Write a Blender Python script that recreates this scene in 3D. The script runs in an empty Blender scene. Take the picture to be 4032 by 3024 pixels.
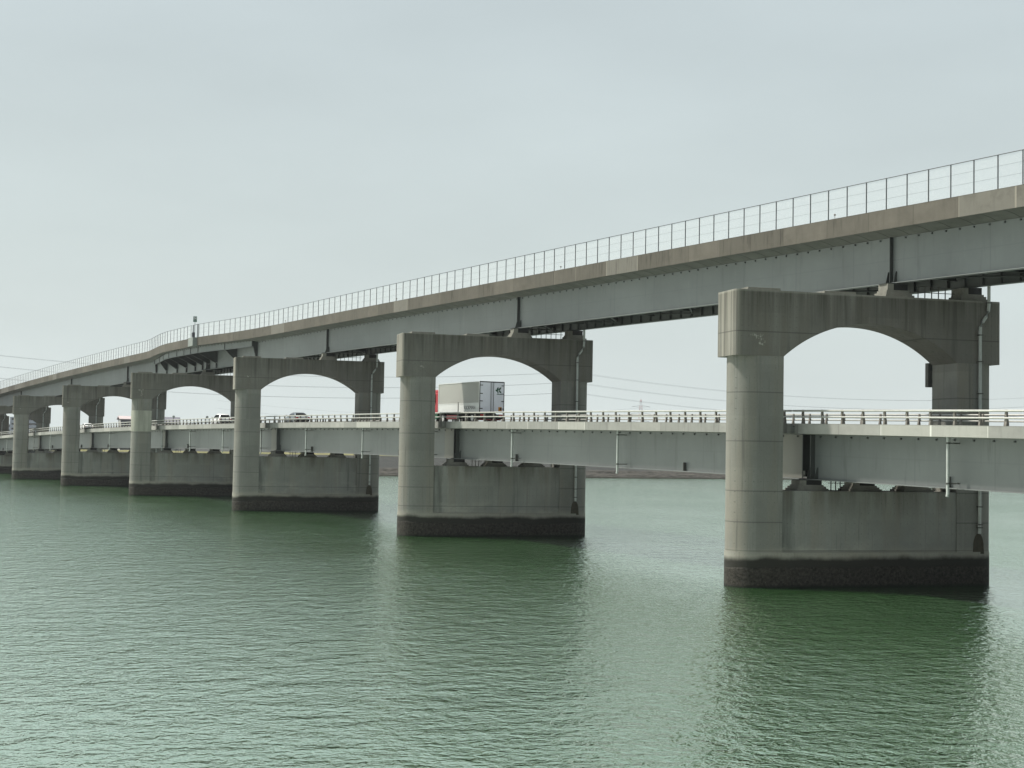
import bpy, bmesh, math, random
import numpy as np
from mathutils import Vector, Matrix
R = math.radians
random.seed(7)
S = bpy.context.scene
COL = S.collection

# ------------------------------------------------------------------ camera, sky, sun, exposure
CAM_H = 8.0
FPX, PITCH, ROLL = 5591.0, 0.0457, 0.0181
cam_d = bpy.data.cameras.new('camera'); cam = bpy.data.objects.new('camera', cam_d); COL.objects.link(cam)
cam_d.sensor_width = 36.0; cam_d.lens = 36.0 * FPX / 4032.0
cam_d.clip_start = 0.2; cam_d.clip_end = 9000
_cr, _sr, _cp, _sp = math.cos(ROLL), math.sin(ROLL), math.cos(PITCH), math.sin(PITCH)
_X = Vector((1, 0, 0)); _Z = Vector((0, -_sp, _cp)); _F = Vector((0, _cp, _sp))
_right = _cr * _X + _sr * _Z; _up = -_sr * _X + _cr * _Z
M = Matrix.Identity(4)
for i in range(3):
    M[i][0] = _right[i]; M[i][1] = _up[i]; M[i][2] = -_F[i]
M[2][3] = CAM_H
cam.matrix_world = M
S.camera = cam

SUN_AZ, SUN_EL = -78.0, 59.0          # azimuth from +Y, towards -X negative
sa, se = R(SUN_AZ), R(SUN_EL)
sun_dir = Vector((math.sin(sa) * math.cos(se), math.cos(sa) * math.cos(se), math.sin(se)))
sl = bpy.data.lights.new('sun', 'SUN'); sl.energy = 5.0; sl.angle = R(3); sl.color = (1.0, 0.95, 0.86)
so = bpy.data.objects.new('sun', sl); COL.objects.link(so)
so.rotation_euler = sun_dir.to_track_quat('Z', 'Y').to_euler()

w = bpy.data.worlds.new('World'); S.world = w; w.use_nodes = True
nt = w.node_tree; nt.nodes.clear()
def N(t, kind, **kw):
    n = t.nodes.new(kind)
    for k, v in kw.items():
        if k.startswith('i_'):
            key = k[2:]
            key = int(key) if key.isdigit() else key
            n.inputs[key].default_value = v
        else:
            setattr(n, k, v)
    return n
out = N(nt, 'ShaderNodeOutputWorld'); bg = N(nt, 'ShaderNodeBackground')
sky = N(nt, 'ShaderNodeTexSky'); sky.sky_type = 'NISHITA'; sky.sun_disc = False
sky.sun_elevation = se; sky.sun_rotation = sa; sky.air_density = 1.6; sky.dust_density = 6.0; sky.ozone_density = 1.0
bg.inputs['Strength'].default_value = 0.0607
tc = N(nt, 'ShaderNodeTexCoord'); sep = N(nt, 'ShaderNodeSeparateXYZ'); nt.links.new(tc.outputs['Generated'], sep.inputs[0])
ramp = N(nt, 'ShaderNodeValToRGB'); cr_ = ramp.color_ramp
# thin high overcast: pale near the horizon, a little greyer and bluer higher up (x10, the Background strength is 0.1)
stops = [(0.0, (0.66, 0.725, 0.715)), (0.06, (0.63, 0.703, 0.70)), (0.14, (0.562, 0.636, 0.64)), (0.28, (0.533, 0.606, 0.622)), (0.6, (0.515, 0.577, 0.605)), (1.0, (0.515, 0.57, 0.60))]
while len(cr_.elements) < len(stops): cr_.elements.new(0.5)
for e, (p, c) in zip(cr_.elements, stops): e.position = p; e.color = (c[0], c[1], c[2], 1)
nt.links.new(sep.outputs['Z'], ramp.inputs[0])
mp = N(nt, 'ShaderNodeMapping'); mp.inputs['Scale'].default_value = (1.5, 1.5, 5.0); mp.inputs['Rotation'].default_value = (0.15, 0.2, 0.4)
nt.links.new(tc.outputs['Generated'], mp.inputs[0])
cn = N(nt, 'ShaderNodeTexNoise'); cn.inputs['Scale'].default_value = 2.2; cn.inputs['Detail'].default_value = 4.0; cn.inputs['Roughness'].default_value = 0.5
nt.links.new(mp.outputs[0], cn.inputs['Vector'])
cm = N(nt, 'ShaderNodeMapRange'); cm.inputs['From Min'].default_value = 0.2; cm.inputs['From Max'].default_value = 0.7
cm.inputs['To Min'].default_value = 10.7; cm.inputs['To Max'].default_value = 12.1
nt.links.new(cn.outputs['Fac'], cm.inputs['Value'])
sc_ = N(nt, 'ShaderNodeVectorMath'); sc_.operation = 'SCALE'
nt.links.new(ramp.outputs['Color'], sc_.inputs[0]); nt.links.new(cm.outputs['Result'], sc_.inputs['Scale'])
mx = N(nt, 'ShaderNodeMix'); mx.data_type = 'RGBA'; mx.inputs[0].default_value = 0.88
# bright veil of cloud round the sun
dt = N(nt, 'ShaderNodeVectorMath'); dt.operation = 'DOT_PRODUCT'; nt.links.new(tc.outputs['Generated'], dt.inputs[0]); dt.inputs[1].default_value = sun_dir
vl = N(nt, 'ShaderNodeMapRange'); vl.interpolation_type = 'SMOOTHSTEP'; vl.inputs['From Min'].default_value = .42; vl.inputs['From Max'].default_value = 1.0
vl.inputs['To Min'].default_value = 1.0; vl.inputs['To Max'].default_value = 2.0; nt.links.new(dt.outputs['Value'], vl.inputs['Value'])
s2_ = N(nt, 'ShaderNodeVectorMath'); s2_.operation = 'SCALE'; nt.links.new(sc_.outputs[0], s2_.inputs[0]); nt.links.new(vl.outputs['Result'], s2_.inputs['Scale'])
nt.links.new(sky.outputs[0], mx.inputs[6]); nt.links.new(s2_.outputs[0], mx.inputs[7])
nt.links.new(mx.outputs[2], bg.inputs['Color']); nt.links.new(bg.outputs[0], out.inputs[0])

S.view_settings.view_transform = 'Standard'; S.view_settings.look = 'None'
S.view_settings.exposure = 0.72; S.view_settings.gamma = 1.0; S.view_settings.use_curve_mapping = False

# ------------------------------------------------------------------ bridge coordinates
TH = 0.4894
Dv = np.array([-math.sin(TH), math.cos(TH)]); Nv = np.array([math.cos(TH), math.sin(TH)])
AXA = TH - 0.2145
Av = np.array([math.cos(AXA), math.sin(AXA)])
B0 = np.array([12.4995, 86.8561]); SP = 47.9361; KC = -0.18016
W_, T_, CL, OW = 17.7968, 2.8401, 2.9462, 0.2038
DS = {-1: -1.5, 0: -1.256, 1: -.141, 2: .523, 3: 2.022, 4: 1.23, 5: -2.378, 6: 0.0, 7: 0.0}
HB = {-1: 13.0, 0: 13.85, 1: 14.374, 2: 14.592, 3: 14.53, 4: 14.104, 5: 13.287, 6: 12.1, 7: 10.5}
HT = {-1: 17.0, 0: 17.812, 1: 18.284, 2: 18.443, 3: 18.458, 4: 17.957, 5: 17.14, 6: 15.95, 7: 14.4}
WT = {-1: 4.95, 0: 5.79, 1: 6.36, 2: 6.57, 3: 6.48, 4: 6.03, 5: 5.40, 6: 4.35, 7: 3.0}
def cv(s): return KC * (s / SP) ** 2
def P(s, t, z):
    q = B0 + Dv * s + Nv * (t + cv(s))
    return (q[0], q[1], z)
def pier_xy(i): return B0 + Dv * (SP * i + DS[i]) + Nv * KC * i * i
_us = np.array([-60, -15.4, 0, 15, 34.5, 52, 76, 90, 108, 118, 150, 180, 214.7, 240, 272, 303, 350, 400.])
_uz = np.array([22.35, 23.1, 23.27, 23.4, 23.53, 23.67, 23.80, 23.83, 23.86, 23.84, 23.70, 23.38, 22.84, 22.44, 21.69, 20.66, 18.9, 16.8])
_up4 = np.polyfit(_us, _uz, 5)
def zu(s): return float(np.polyval(_up4, s))                      # top of the upper parapet
def zl(s): return 9.90 + .01394 * s - 6.43e-5 * s * s if s > -30 else 9.90 - .01394 * 30 - 6.43e-5 * 900 + .0178 * (s + 30)
def frange(a, b, st):
    n = max(1, int(round((b - a) / st)))
    return [a + (b - a) * i / n for i in range(n + 1)]

# ------------------------------------------------------------------ mesh building
class MB:
    def __init__(self): self.v = []; self.f = []; self.m = []; self.uv = []
    def face(self, idx, mi=0, uv=None):
        self.f.append(tuple(idx)); self.m.append(mi); self.uv.append(uv)
    def hexa(self, pts, mi=0):          # 8 points: bottom 4 (ccw from above), top 4
        b = len(self.v); self.v += [tuple(p) for p in pts]
        for q in ((3, 2, 1, 0), (4, 5, 6, 7), (0, 1, 5, 4), (1, 2, 6, 5), (2, 3, 7, 6), (3, 0, 4, 7)):
            self.face([b + k for k in q], mi)
    def box(self, x0, x1, y0, y1, z0, z1, mi=0):
        self.hexa([(x0, y0, z0), (x1, y0, z0), (x1, y1, z0), (x0, y1, z0), (x0, y0, z1), (x1, y0, z1), (x1, y1, z1), (x0, y1, z1)], mi)
    def sbox(self, s0, s1, t0, t1, za, zb, zf=None, mi=0):   # box in bridge coordinates, z relative to zf(s)
        f = zf or (lambda s: 0)
        self.hexa([P(s0, t0, f(s0) + za), P(s0, t1, f(s0) + za), P(s1, t1, f(s1) + za), P(s1, t0, f(s1) + za),
                   P(s0, t0, f(s0) + zb), P(s0, t1, f(s0) + zb), P(s1, t1, f(s1) + zb), P(s1, t0, f(s1) + zb)], mi)
    def prism(self, poly, z0, z1, mi=0, smooth=False):       # poly ccw xy
        b = len(self.v); n = len(poly)
        self.v += [(x, y, z0) for x, y in poly] + [(x, y, z1) for x, y in poly]
        self.face([b + k for k in range(n)][::-1], mi); self.face([b + n + k for k in range(n)], mi)
        for k in range(n):
            self.face([b + k, b + (k + 1) % n, b + n + (k + 1) % n, b + n + k], mi)
    def loft(self, secs, mi=0, us=None, vs=None, cap=True):  # closed sections, same count
        b = len(self.v); n = len(secs[0])
        for q in secs: self.v += [tuple(p) for p in q]
        for i in range(len(secs) - 1):
            for k in range(n):
                k2 = (k + 1) % n
                a = b + i * n
                uv = None
                if us: uv = [(us[i], vs[k]), (us[i + 1], vs[k]), (us[i + 1], vs[k + 1]), (us[i], vs[k + 1])]
                self.face([a + k, a + n + k, a + n + k2, a + k2], mi, uv)
        if cap:
            self.face([b + k for k in range(n)], mi); a = b + (len(secs) - 1) * n
            self.face([a + k for k in range(n)][::-1], mi)
    def tube(self, pts, r, n=8, mi=0):
        pts = [Vector(p) for p in pts]; b = len(self.v)
        for i, p in enumerate(pts):
            d = (pts[min(i + 1, len(pts) - 1)] - pts[max(i - 1, 0)]).normalized()
            a = Vector((0, 0, 1)) if abs(d.z) < .9 else Vector((1, 0, 0))
            u = d.cross(a).normalized(); v = d.cross(u)
            for k in range(n):
                an = 2 * math.pi * k / n
                self.v.append(tuple(p + u * math.cos(an) * r + v * math.sin(an) * r))
        for i in range(len(pts) - 1):
            for k in range(n):
                self.face([b + i * n + k, b + i * n + (k + 1) % n, b + (i + 1) * n + (k + 1) % n, b + (i + 1) * n + k], mi)
        self.face([b + k for k in range(n)][::-1], mi); e = b + (len(pts) - 1) * n
        self.face([e + k for k in range(n)], mi)
    def cyl(self, c, ax, r, h, n=16, mi=0):
        c = Vector(c); ax = Vector(ax).normalized(); self.tube([c - ax * h / 2, c + ax * h / 2], r, n, mi)
    def build(self, name, mats, parent=None, loc=None, smooth=None, bevel=0):
        me = bpy.data.meshes.new(name); me.from_pydata(self.v, [], self.f)
        mats = mats if isinstance(mats, (list, tuple)) else [mats]
        for m in mats: me.materials.append(m)
        me.polygons.foreach_set('material_index', self.m)
        if any(u for u in self.uv):
            lay = me.uv_layers.new(name='UVMap')
            for pl, u in zip(me.polygons, self.uv):
                if u:
                    for li, q in zip(pl.loop_indices, u): lay.data[li].uv = q
        bm = bmesh.new(); bm.from_mesh(me); bmesh.ops.recalc_face_normals(bm, faces=bm.faces)
        if bevel: 
            es = [e for e in bm.edges if len(e.link_faces) == 2 and e.calc_face_angle(0) > 0.6]
            bmesh.ops.bevel(bm, geom=es, offset=bevel, segments=2, affect='EDGES', profile=0.6)
        bm.to_mesh(me); bm.free()
        if smooth is not None:
            me.polygons.foreach_set('use_smooth', [True] * len(me.polygons))
            me.set_sharp_from_angle(angle=R(smooth))
        o = bpy.data.objects.new(name, me); COL.objects.link(o)
        if parent: o.parent = parent
        if loc: o.location = loc
        return o
def tag(o, label=None, cat=None, group=None, kind=None):
    if label: o['label'] = label
    if cat: o['category'] = cat
    if group: o['group'] = group
    if kind: o['kind'] = kind
    return o
def thing(name, label, cat, loc=(0, 0, 0), rz=0, group=None):
    o = bpy.data.objects.new(name, None); COL.objects.link(o); o.location = loc; o.rotation_euler = (0, 0, rz)
    o.empty_display_size = .2
    return tag(o, label, cat, group)
def copy_tree(o, parent=None):
    c = o.copy(); COL.objects.link(c)
    if parent: c.parent = parent
    for ch in [x for x in COL.objects if x.parent == o]: copy_tree(ch, c)
    return c

# ------------------------------------------------------------------ materials
def mat(name, rough=0.8, metal=0.0, spec=0.3):
    m = bpy.data.materials.new(name); m.use_nodes = True; t = m.node_tree
    b = t.nodes['Principled BSDF']; b.inputs['Roughness'].default_value = rough; b.inputs['Metallic'].default_value = metal
    b.inputs['Specular IOR Level'].default_value = spec
    return m, t, b
class G:     # tiny node-graph helper
    def __init__(s, t): s.t = t
    def put(s, i, v):
        if isinstance(v, (int, float, tuple)): i.default_value = v
        elif v is not None: s.t.links.new(v, i)
    def m(s, op, a, b=None, c=None, clamp=False):
        n = s.t.nodes.new('ShaderNodeMath'); n.operation = op; n.use_clamp = clamp
        s.put(n.inputs[0], a); s.put(n.inputs[1], b)
        if c is not None: s.put(n.inputs[2], c)
        return n.outputs[0]
    def rng(s, v, a, b, c=0., d=1., sm=False):
        n = s.t.nodes.new('ShaderNodeMapRange'); s.put(n.inputs[0], v)
        if sm: n.interpolation_type = 'SMOOTHSTEP'
        for k, x in zip((1, 2, 3, 4), (a, b, c, d)): s.put(n.inputs[k], x)
        return n.outputs[0]
    def noise(s, vec, scale=1., detail=3., rough=.5, sc=None, dist=0., off=None):
        if sc or off:
            mp = s.t.nodes.new('ShaderNodeMapping'); mp.inputs['Scale'].default_value = sc or (1, 1, 1)
            if off: mp.inputs['Location'].default_value = off
            s.t.links.new(vec, mp.inputs[0]); vec = mp.outputs[0]
        n = s.t.nodes.new('ShaderNodeTexNoise'); s.t.links.new(vec, n.inputs['Vector'])
        n.inputs['Scale'].default_value = scale; n.inputs['Detail'].default_value = detail; n.inputs['Roughness'].default_value = rough
        n.inputs['Distortion'].default_value = dist
        return n.outputs['Fac']
    def mix(s, f, a, b, mode='MIX'):
        n = s.t.nodes.new('ShaderNodeMix'); n.data_type = 'RGBA'; n.blend_type = mode
        s.put(n.inputs[0], f)
        for i, v in ((6, a), (7, b)):
            if isinstance(v, tuple) and len(v) == 3: v = (*v, 1)
            s.put(n.inputs[i], v)
        return n.outputs[2]
    def coord(s, k):
        n = s.t.nodes.new('ShaderNodeTexCoord'); return n.outputs[k]
    def pos(s): return s.t.nodes.new('ShaderNodeNewGeometry').outputs['Position']
    def xyz(s, v):
        n = s.t.nodes.new('ShaderNodeSeparateXYZ'); s.t.links.new(v, n.inputs[0]); return n.outputs
    def vec(s, x, y, z):
        n = s.t.nodes.new('ShaderNodeCombineXYZ')
        for i, v in enumerate((x, y, z)): s.put(n.inputs[i], v)
        return n.outputs[0]
    def bump(s, h, dist=.02, strength=.6):
        n = s.t.nodes.new('ShaderNodeBump'); n.inputs['Distance'].default_value = dist; n.inputs['Strength'].default_value = strength
        s.t.links.new(h, n.inputs['Height']); return n.outputs[0]
    def rnd(s): 
        n = s.t.nodes.new('ShaderNodeObjectInfo'); return n.outputs['Random']
    def white(s, v):
        n = s.t.nodes.new('ShaderNodeTexWhiteNoise'); n.noise_dimensions = '1D'; s.t.links.new(v, n.inputs['W']); return n.outputs[0]

def simple(name, c, rough=.6, metal=0., spec=.4, var=.12, sc=2.0):
    m, t, b = mat(name, rough, metal, spec); g = G(t)
    n = g.noise(g.pos(), sc, 4., .6)
    k = g.rng(n, .25, .75, 1 - var, 1 + var)
    vs = t.nodes.new('ShaderNodeVectorMath'); vs.operation = 'SCALE'; vs.inputs[0].default_value = c; t.links.new(k, vs.inputs['Scale'])
    t.links.new(vs.outputs[0], b.inputs['Base Color'])
    return m

def concrete_pier(name, base, warm, joints, holes=True, topz=None, shift=0.0, patch=False, wall=False):
    """cast concrete: object z is measured from the crossbeam's underside; tide marks follow the world height"""
    m, t, b = mat(name, .9, 0, .2); g = G(t)
    o = g.coord('Object'); p = g.pos(); x, y, z = g.xyz(o); wz = g.xyz(p)[2]
    rn = g.rnd(); off = g.vec(g.m('MULTIPLY', rn, 37.), g.m('MULTIPLY', rn, 11.), 0.)
    va = t.nodes.new('ShaderNodeVectorMath'); va.operation = 'ADD'; t.links.new(o, va.inputs[0]); t.links.new(off, va.inputs[1]); q = va.outputs[0]
    cloud = g.noise(q, .45, 5., .6); fine = g.noise(q, 9., 4., .6)
    streak = g.noise(q, 1., 5., .65, sc=(2.6, 2.6, .10), dist=.2); s2 = g.noise(q, 1., 4., .6, sc=(.9, .9, .07), off=(5, 3, 1))
    c = g.mix(g.rng(cloud, .3, .7), tuple(k * .86 for k in base), tuple(k * 1.14 for k in base))
    c = g.mix(g.rng(s2, .42, .68, 0, .75, True), c, warm)
    c = g.mix(g.rng(streak, .54, .70, 0, .65, True), c, tuple(k * .42 for k in base))
    c = g.mix(g.rng(streak, .42, .26, 0, .35, True), c, tuple(k * 1.45 for k in base))
    c = g.mix(g.m('MULTIPLY', g.rng(fine, .35, .7), .22), c, tuple(k * .6 for k in base))
    # formwork panels: each lift and each bay a little different
    cell = g.white(g.m('ADD', g.m('MULTIPLY', g.m('FLOOR', g.m('DIVIDE', g.m('ADD', x, 50.), 1.83)), 7.13), g.m('ADD', g.m('FLOOR', g.m('DIVIDE', g.m('ADD', z, 50.1), 3.1)), rn)))
    c = g.mix(g.rng(cell, 0, 1, 0, .30), c, tuple(k * .55 for k in base))
    if topz is not None:      # rain and soot running down from the top edge of the crossbeam
        run = g.m('MULTIPLY', g.rng(z, topz - 2.6, topz, 0, 1), g.rng(streak, .36, .62))
        c = g.mix(g.m('MULTIPLY', run, .75), c, (.042, .040, .032))
        edge = g.rng(z, topz - .12, topz - .02, 0, .5); c = g.mix(edge, c, (.22, .215, .19))
        # pale streaks where lime has run down the rounded end
        lime = g.m('MULTIPLY', g.rng(x, .25, -.15, 0, 1), g.rng(g.noise(q, 1., 4., .6, sc=(2., 5.5, .06)), .45, .7)); c = g.mix(g.m('MULTIPLY', lime, .6), c, (.30, .285, .24))
        if shift: pass
        wp = g.noise(q, 2.3, 5., .7, off=(1, 8, 2)); wk = g.m('MULTIPLY', g.rng(wp, .60, .66), g.m('MULTIPLY', g.rng(z, .4, .7), g.m('MULTIPLY', g.rng(z, 1.9, 1.5), g.m('MULTIPLY', g.rng(x, .6, .9), g.rng(x, 2.0, 1.6)))))
        c = g.mix(g.m('MULTIPLY', wk, .6), c, (.34, .34, .30))
    if wall:      # soot washed down beside the column and below the bearings
        wob = g.m('ADD', x, g.m('MULTIPLY', g.noise(q, 1., 3., .6, sc=(1., 1., .5)), .5))
        sx = g.m('MULTIPLY', g.rng(wob, CL + 1.15, CL + .95), g.rng(g.noise(q, 1., 4., .6, sc=(3., 3., .25)), .3, .6, .25, .85)); c = g.mix(g.m('MULTIPLY', sx, .8), c, (.052, .055, .050))
        tr = g.m('MULTIPLY', g.rng(z, -9.9, -8.0), g.rng(g.noise(q, 1., 5., .6, sc=(.8, .8, .12), off=(4, 0, 2)), .42, .62)); c = g.mix(g.m('MULTIPLY', tr, .75), c, (.055, .046, .032))
        pl = g.m('MULTIPLY', g.rng(g.noise(q, 1., 4., .6, sc=(.5, .5, .9), off=(9, 0, 2)), .5, .62), g.rng(z, -10.9, -11.5)); c = g.mix(g.m('MULTIPLY', pl, .45), c, (.24, .24, .21))
    for jz in joints:
        ln = g.rng(g.m('ABSOLUTE', g.m('SUBTRACT', z, jz + .0)), .018, .05, .6, 0)
        c = g.mix(ln, c, tuple(k * .35 for k in base))
    # vertical form seams, only faint
    fx = g.m('ABSOLUTE', g.m('SUBTRACT', g.m('FRACT', g.m('DIVIDE', g.m('ADD', x, 50.), .915)), .5))
    c = g.mix(g.m('MULTIPLY', g.rng(fx, .012, .03, 1, 0), g.rng(cloud, .45, .6, 0, .4)), c, tuple(k * .45 for k in base))
    if holes:
        hx = g.m('SUBTRACT', g.m('FRACT', g.m('DIVIDE', g.m('ADD', x, 50.), .45)), .5); hz = g.m('SUBTRACT', g.m('FRACT', g.m('DIVIDE', g.m('ADD', z, 50.), .62)), .5)
        d = g.m('SQRT', g.m('ADD', g.m('POWER', g.m('MULTIPLY', hx, .45), 2.), g.m('POWER', g.m('MULTIPLY', hz, .62), 2.)))
        c = g.mix(g.m('MULTIPLY', g.rng(d, .02, .042, 1, 0), g.rng(cloud, .4, .55, 0, .45)), c, (.04, .04, .036))
    # tide marks: pale lime band, black algae, mussels
    nz = g.noise(p, .35, 4., .6); nf = g.noise(p, 6., 5., .7); mus = g.noise(p, 5.5, 6., .75)
    line = g.m('ADD', wz, g.m('MULTIPLY', g.m('SUBTRACT', nz, .5), .7)); line = g.m('ADD', line, g.m('MULTIPLY', g.m('SUBTRACT', nf, .5), .10))
    c = g.mix(g.rng(line, 2.5, 1.95, 0, .30, True), c, (.30, .285, .235))
    c = g.mix(g.rng(line, 2.0, 1.60, 0, .96, True), c, (.012, .012, .010))
    sh = g.mix(g.rng(mus, .35, .75), (.007, .0065, .0055), (.056, .051, .043)); sh = g.mix(g.rng(g.noise(p, 26., 3., .6), .66, .74), sh, (.22, .20, .165))
    c = g.mix(g.rng(line, 1.28, 1.16, 0, 1), c, sh)
    c = g.mix(g.rng(wz, .22, .05, 0, .85), c, (.008, .010, .008))
    t.links.new(c, b.inputs['Base Color'])
    h = g.m('ADD', g.m('MULTIPLY', fine, .25), g.m('MULTIPLY', g.m('MULTIPLY', mus, g.rng(line, 1.25, 1.15)), 5.))
    t.links.new(g.bump(h, .03, .8), b.inputs['Normal'])
    return m

M_col = concrete_pier('pier_concrete', (.152, .154, .140), (.155, .146, .122), (-2.19, -5.12, -8.1, -9.95, -11.65))
M_wall = concrete_pier('pier_wall_concrete', (.176, .182, .168), (.175, .165, .140), (-11.65,), wall=True)
M_cap = concrete_pier('crossbeam_concrete', (.120, .118, .105), (.104, .098, .082), (1.45,), True, 3.93)
M_seat = simple('bearing_seat_concrete', (.15, .148, .128), .9, 0, .2, .18, 3.)
M_base = M_col

def fascia(name, base, alt, light, plen, dirt, vcoord=1.2):
    m, t, b = mat(name, .9, 0, .2); g = G(t)
    uv = g.coord('UV'); u, v, _ = g.xyz(uv)
    p = g.vec(g.m('MULTIPLY', u, 1.), 0., v)
    # panels of uneven length
    uu = g.m('ADD', u, g.m('MULTIPLY', g.noise(g.vec(g.m('MULTIPLY', u, .07), 0., 0.), 1., 1.), plen * 1.6))
    cell = g.m('FLOOR', g.m('DIVIDE', uu, plen)); r1 = g.white(cell); r2 = g.white(g.m('ADD', cell, 51.3))
    cl = g.noise(g.vec(u, 3., v), .8, 5., .65); st = g.noise(g.vec(g.m('MULTIPLY', u, 3.2), 1., g.m('MULTIPLY', v, .35)), 1., 4., .6)
    c = g.mix(g.rng(cl, .3, .7), tuple(k * .85 for k in base), tuple(k * 1.12 for k in base))
    c = g.mix(g.rng(r1, .0, 1., 0, .8), c, alt)
    c = g.mix(g.m('MULTIPLY', g.rng(r2, .80, .84), .6), c, light)
    c = g.mix(g.m('MULTIPLY', g.rng(st, .5, .72, 0, 1, True), g.rng(r1, .2, .8, .2 * dirt, dirt)), c, tuple(k * .33 for k in base))
    big = g.noise(g.vec(g.m('MULTIPLY', u, .35), 9., g.m('MULTIPLY', v, .5)), 1., 5., .7)
    c = g.mix(g.rng(big, .52, .68, 0, .5 * dirt), c, tuple(k * .5 for k in base))
    c = g.mix(g.rng(st, .40, .25, 0, .3), c, light)
    fr = g.m('FRACT', g.m('DIVIDE', uu, plen)); ln = g.rng(g.m('ABSOLUTE', g.m('SUBTRACT', fr, .5)), .5 - .07 / plen, .5 - .03 / plen)
    c = g.mix(g.m('MULTIPLY', ln, g.rng(r2, .72, .76, .45, .8)), c, g.mix(g.rng(r2, .72, .76), tuple(k * .5 for k in base), tuple(min(.5, k * 2.3) for k in base)))
    c = g.mix(g.m('MULTIPLY', g.rng(v, vcoord - .06, vcoord - .02), .4), c, tuple(k * .45 for k in base))
    t.links.new(c, b.inputs['Base Color']); t.links.new(g.bump(g.noise(p, 7., 5., .6), .02, .4), b.inputs['Normal'])
    return m
M_par = fascia('upper_parapet_concrete', (.088, .081, .068), (.060, .056, .047), (.130, .126, .112), 3.9, .9, 1.23)
M_fas = fascia('lower_fascia_concrete', (.215, .216, .200), (.16, .163, .152), (.28, .28, .255), 3.7, .45, .62)

def steel(name, base, weather=.5, seams=5.8):
    m, t, b = mat(name, .55, 0, .35); g = G(t); uv = g.coord('UV'); u, v, _ = g.xyz(uv)
    a = g.noise(g.vec(g.m('MULTIPLY', u, 1.6), 0., g.m('MULTIPLY', v, .18)), 1., 6., .65); c1 = g.noise(g.vec(g.m('MULTIPLY', u, .22), 2., g.m('MULTIPLY', v, .3)), 1., 4., .6)
    cell = g.white(g.m('FLOOR', g.m('DIVIDE', u, seams)))
    c = g.mix(g.rng(c1, .3, .7), tuple(k * .88 for k in base), tuple(k * 1.1 for k in base))
    c = g.mix(g.rng(cell, 0, 1, 0, .22), c, tuple(k * .7 for k in base))
    c = g.mix(g.rng(a, .53, .72, 0, .35 * weather * 2, True), c, tuple(k * .62 for k in base))
    c = g.mix(g.rng(a, .42, .25, 0, .3 * weather * 2, True), c, tuple(k * 1.3 for k in base))
    fr = g.m('ABSOLUTE', g.m('SUBTRACT', g.m('FRACT', g.m('DIVIDE', u, seams)), .5))
    c = g.mix(g.rng(fr, .5 - .06 / seams, .5 - .03 / seams, 0, .35), c, tuple(k * .6 for k in base))
    h2 = g.m('ABSOLUTE', g.m('SUBTRACT', v, 1.45)); c = g.mix(g.rng(h2, .02, .05, .25, 0), c, tuple(k * .7 for k in base))
    t.links.new(c, b.inputs['Base Color']); return m
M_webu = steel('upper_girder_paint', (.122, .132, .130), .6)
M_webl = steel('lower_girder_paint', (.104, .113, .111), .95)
M_inner = steel('shaded_girder_paint', (.050, .056, .053), .5)  # same girder paint, with the shade below the deck put into its colour
M_end = steel('warm_grey_girder_end', (.150, .148, .128), .4, 3.)  # paler, warmer grey for the panel at a girder end
M_dark = simple('dark_and_shaded_steel', (.034, .038, .036), .6, 0, .3, .2, 1.)  # dark steel; shade on cross beams and stiffeners is part of this colour
M_clip = simple('bolt_clip_steel', (.022, .024, .024), .6)
M_slab = simple('slab_soffit_concrete', (.150, .155, .142), .9, 0, .2, .16, .8)
M_road = simple('asphalt', (.055, .055, .055), .9, 0, .3, .15, 1.5)
M_rail = simple('galvanised_rail', (.33, .33, .305), .42, .35, .5, .1, 3.)
M_post = simple('barrier_post_paint', (.13, .12, .105), .5, .2, .4, .25, 3.)
M_fpost = simple('fence_post_steel', (.045, .05, .055), .6, .0, .4, .1, 3.)
M_pipe = simple('grey_plastic_pipe', (.27, .29, .275), .45, 0, .4, .12, 2.)
M_rust = simple('bracket_steel', (.055, .055, .05), .6, .2, .4, .2, 4.)
M_rub = simple('black_rubber', (.010, .010, .010), .7, 0, .3, .1)
M_white = simple('white_paint', (.42, .43, .42), .4, 0, .5, .05)
M_bright = simple('light_metal', (.60, .60, .57), .3, .6, .5, .05)

def mesh_net():
    m, t, b = mat('fence_netting', .6, 0, .2); g = G(t)
    b.inputs['Base Color'].default_value = (.62, .64, .64, 1)
    uv = g.coord('UV'); u, v, _ = g.xyz(uv)
    # diamond wire netting, 50 mm grid, 3 mm wire
    d1 = g.m('ABSOLUTE', g.m('SUBTRACT', g.m('FRACT', g.m('DIVIDE', g.m('ADD', u, v), .07)), .5)); d2 = g.m('ABSOLUTE', g.m('SUBTRACT', g.m('FRACT', g.m('DIVIDE', g.m('SUBTRACT', u, v), .07)), .5))
    a = g.m('MAXIMUM', g.m('GREATER_THAN', d1, .465), g.m('GREATER_THAN', d2, .465))
    tr = t.nodes.new('ShaderNodeBsdfTransparent'); mxs = t.nodes.new('ShaderNodeMixShader')
    t.links.new(a, mxs.inputs[0]); t.links.new(tr.outputs[0], mxs.inputs[1]); t.links.new(b.outputs[0], mxs.inputs[2])
    t.links.new(mxs.outputs[0], t.nodes['Material Output'].inputs[0])
    return m
M_net = mesh_net()

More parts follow.
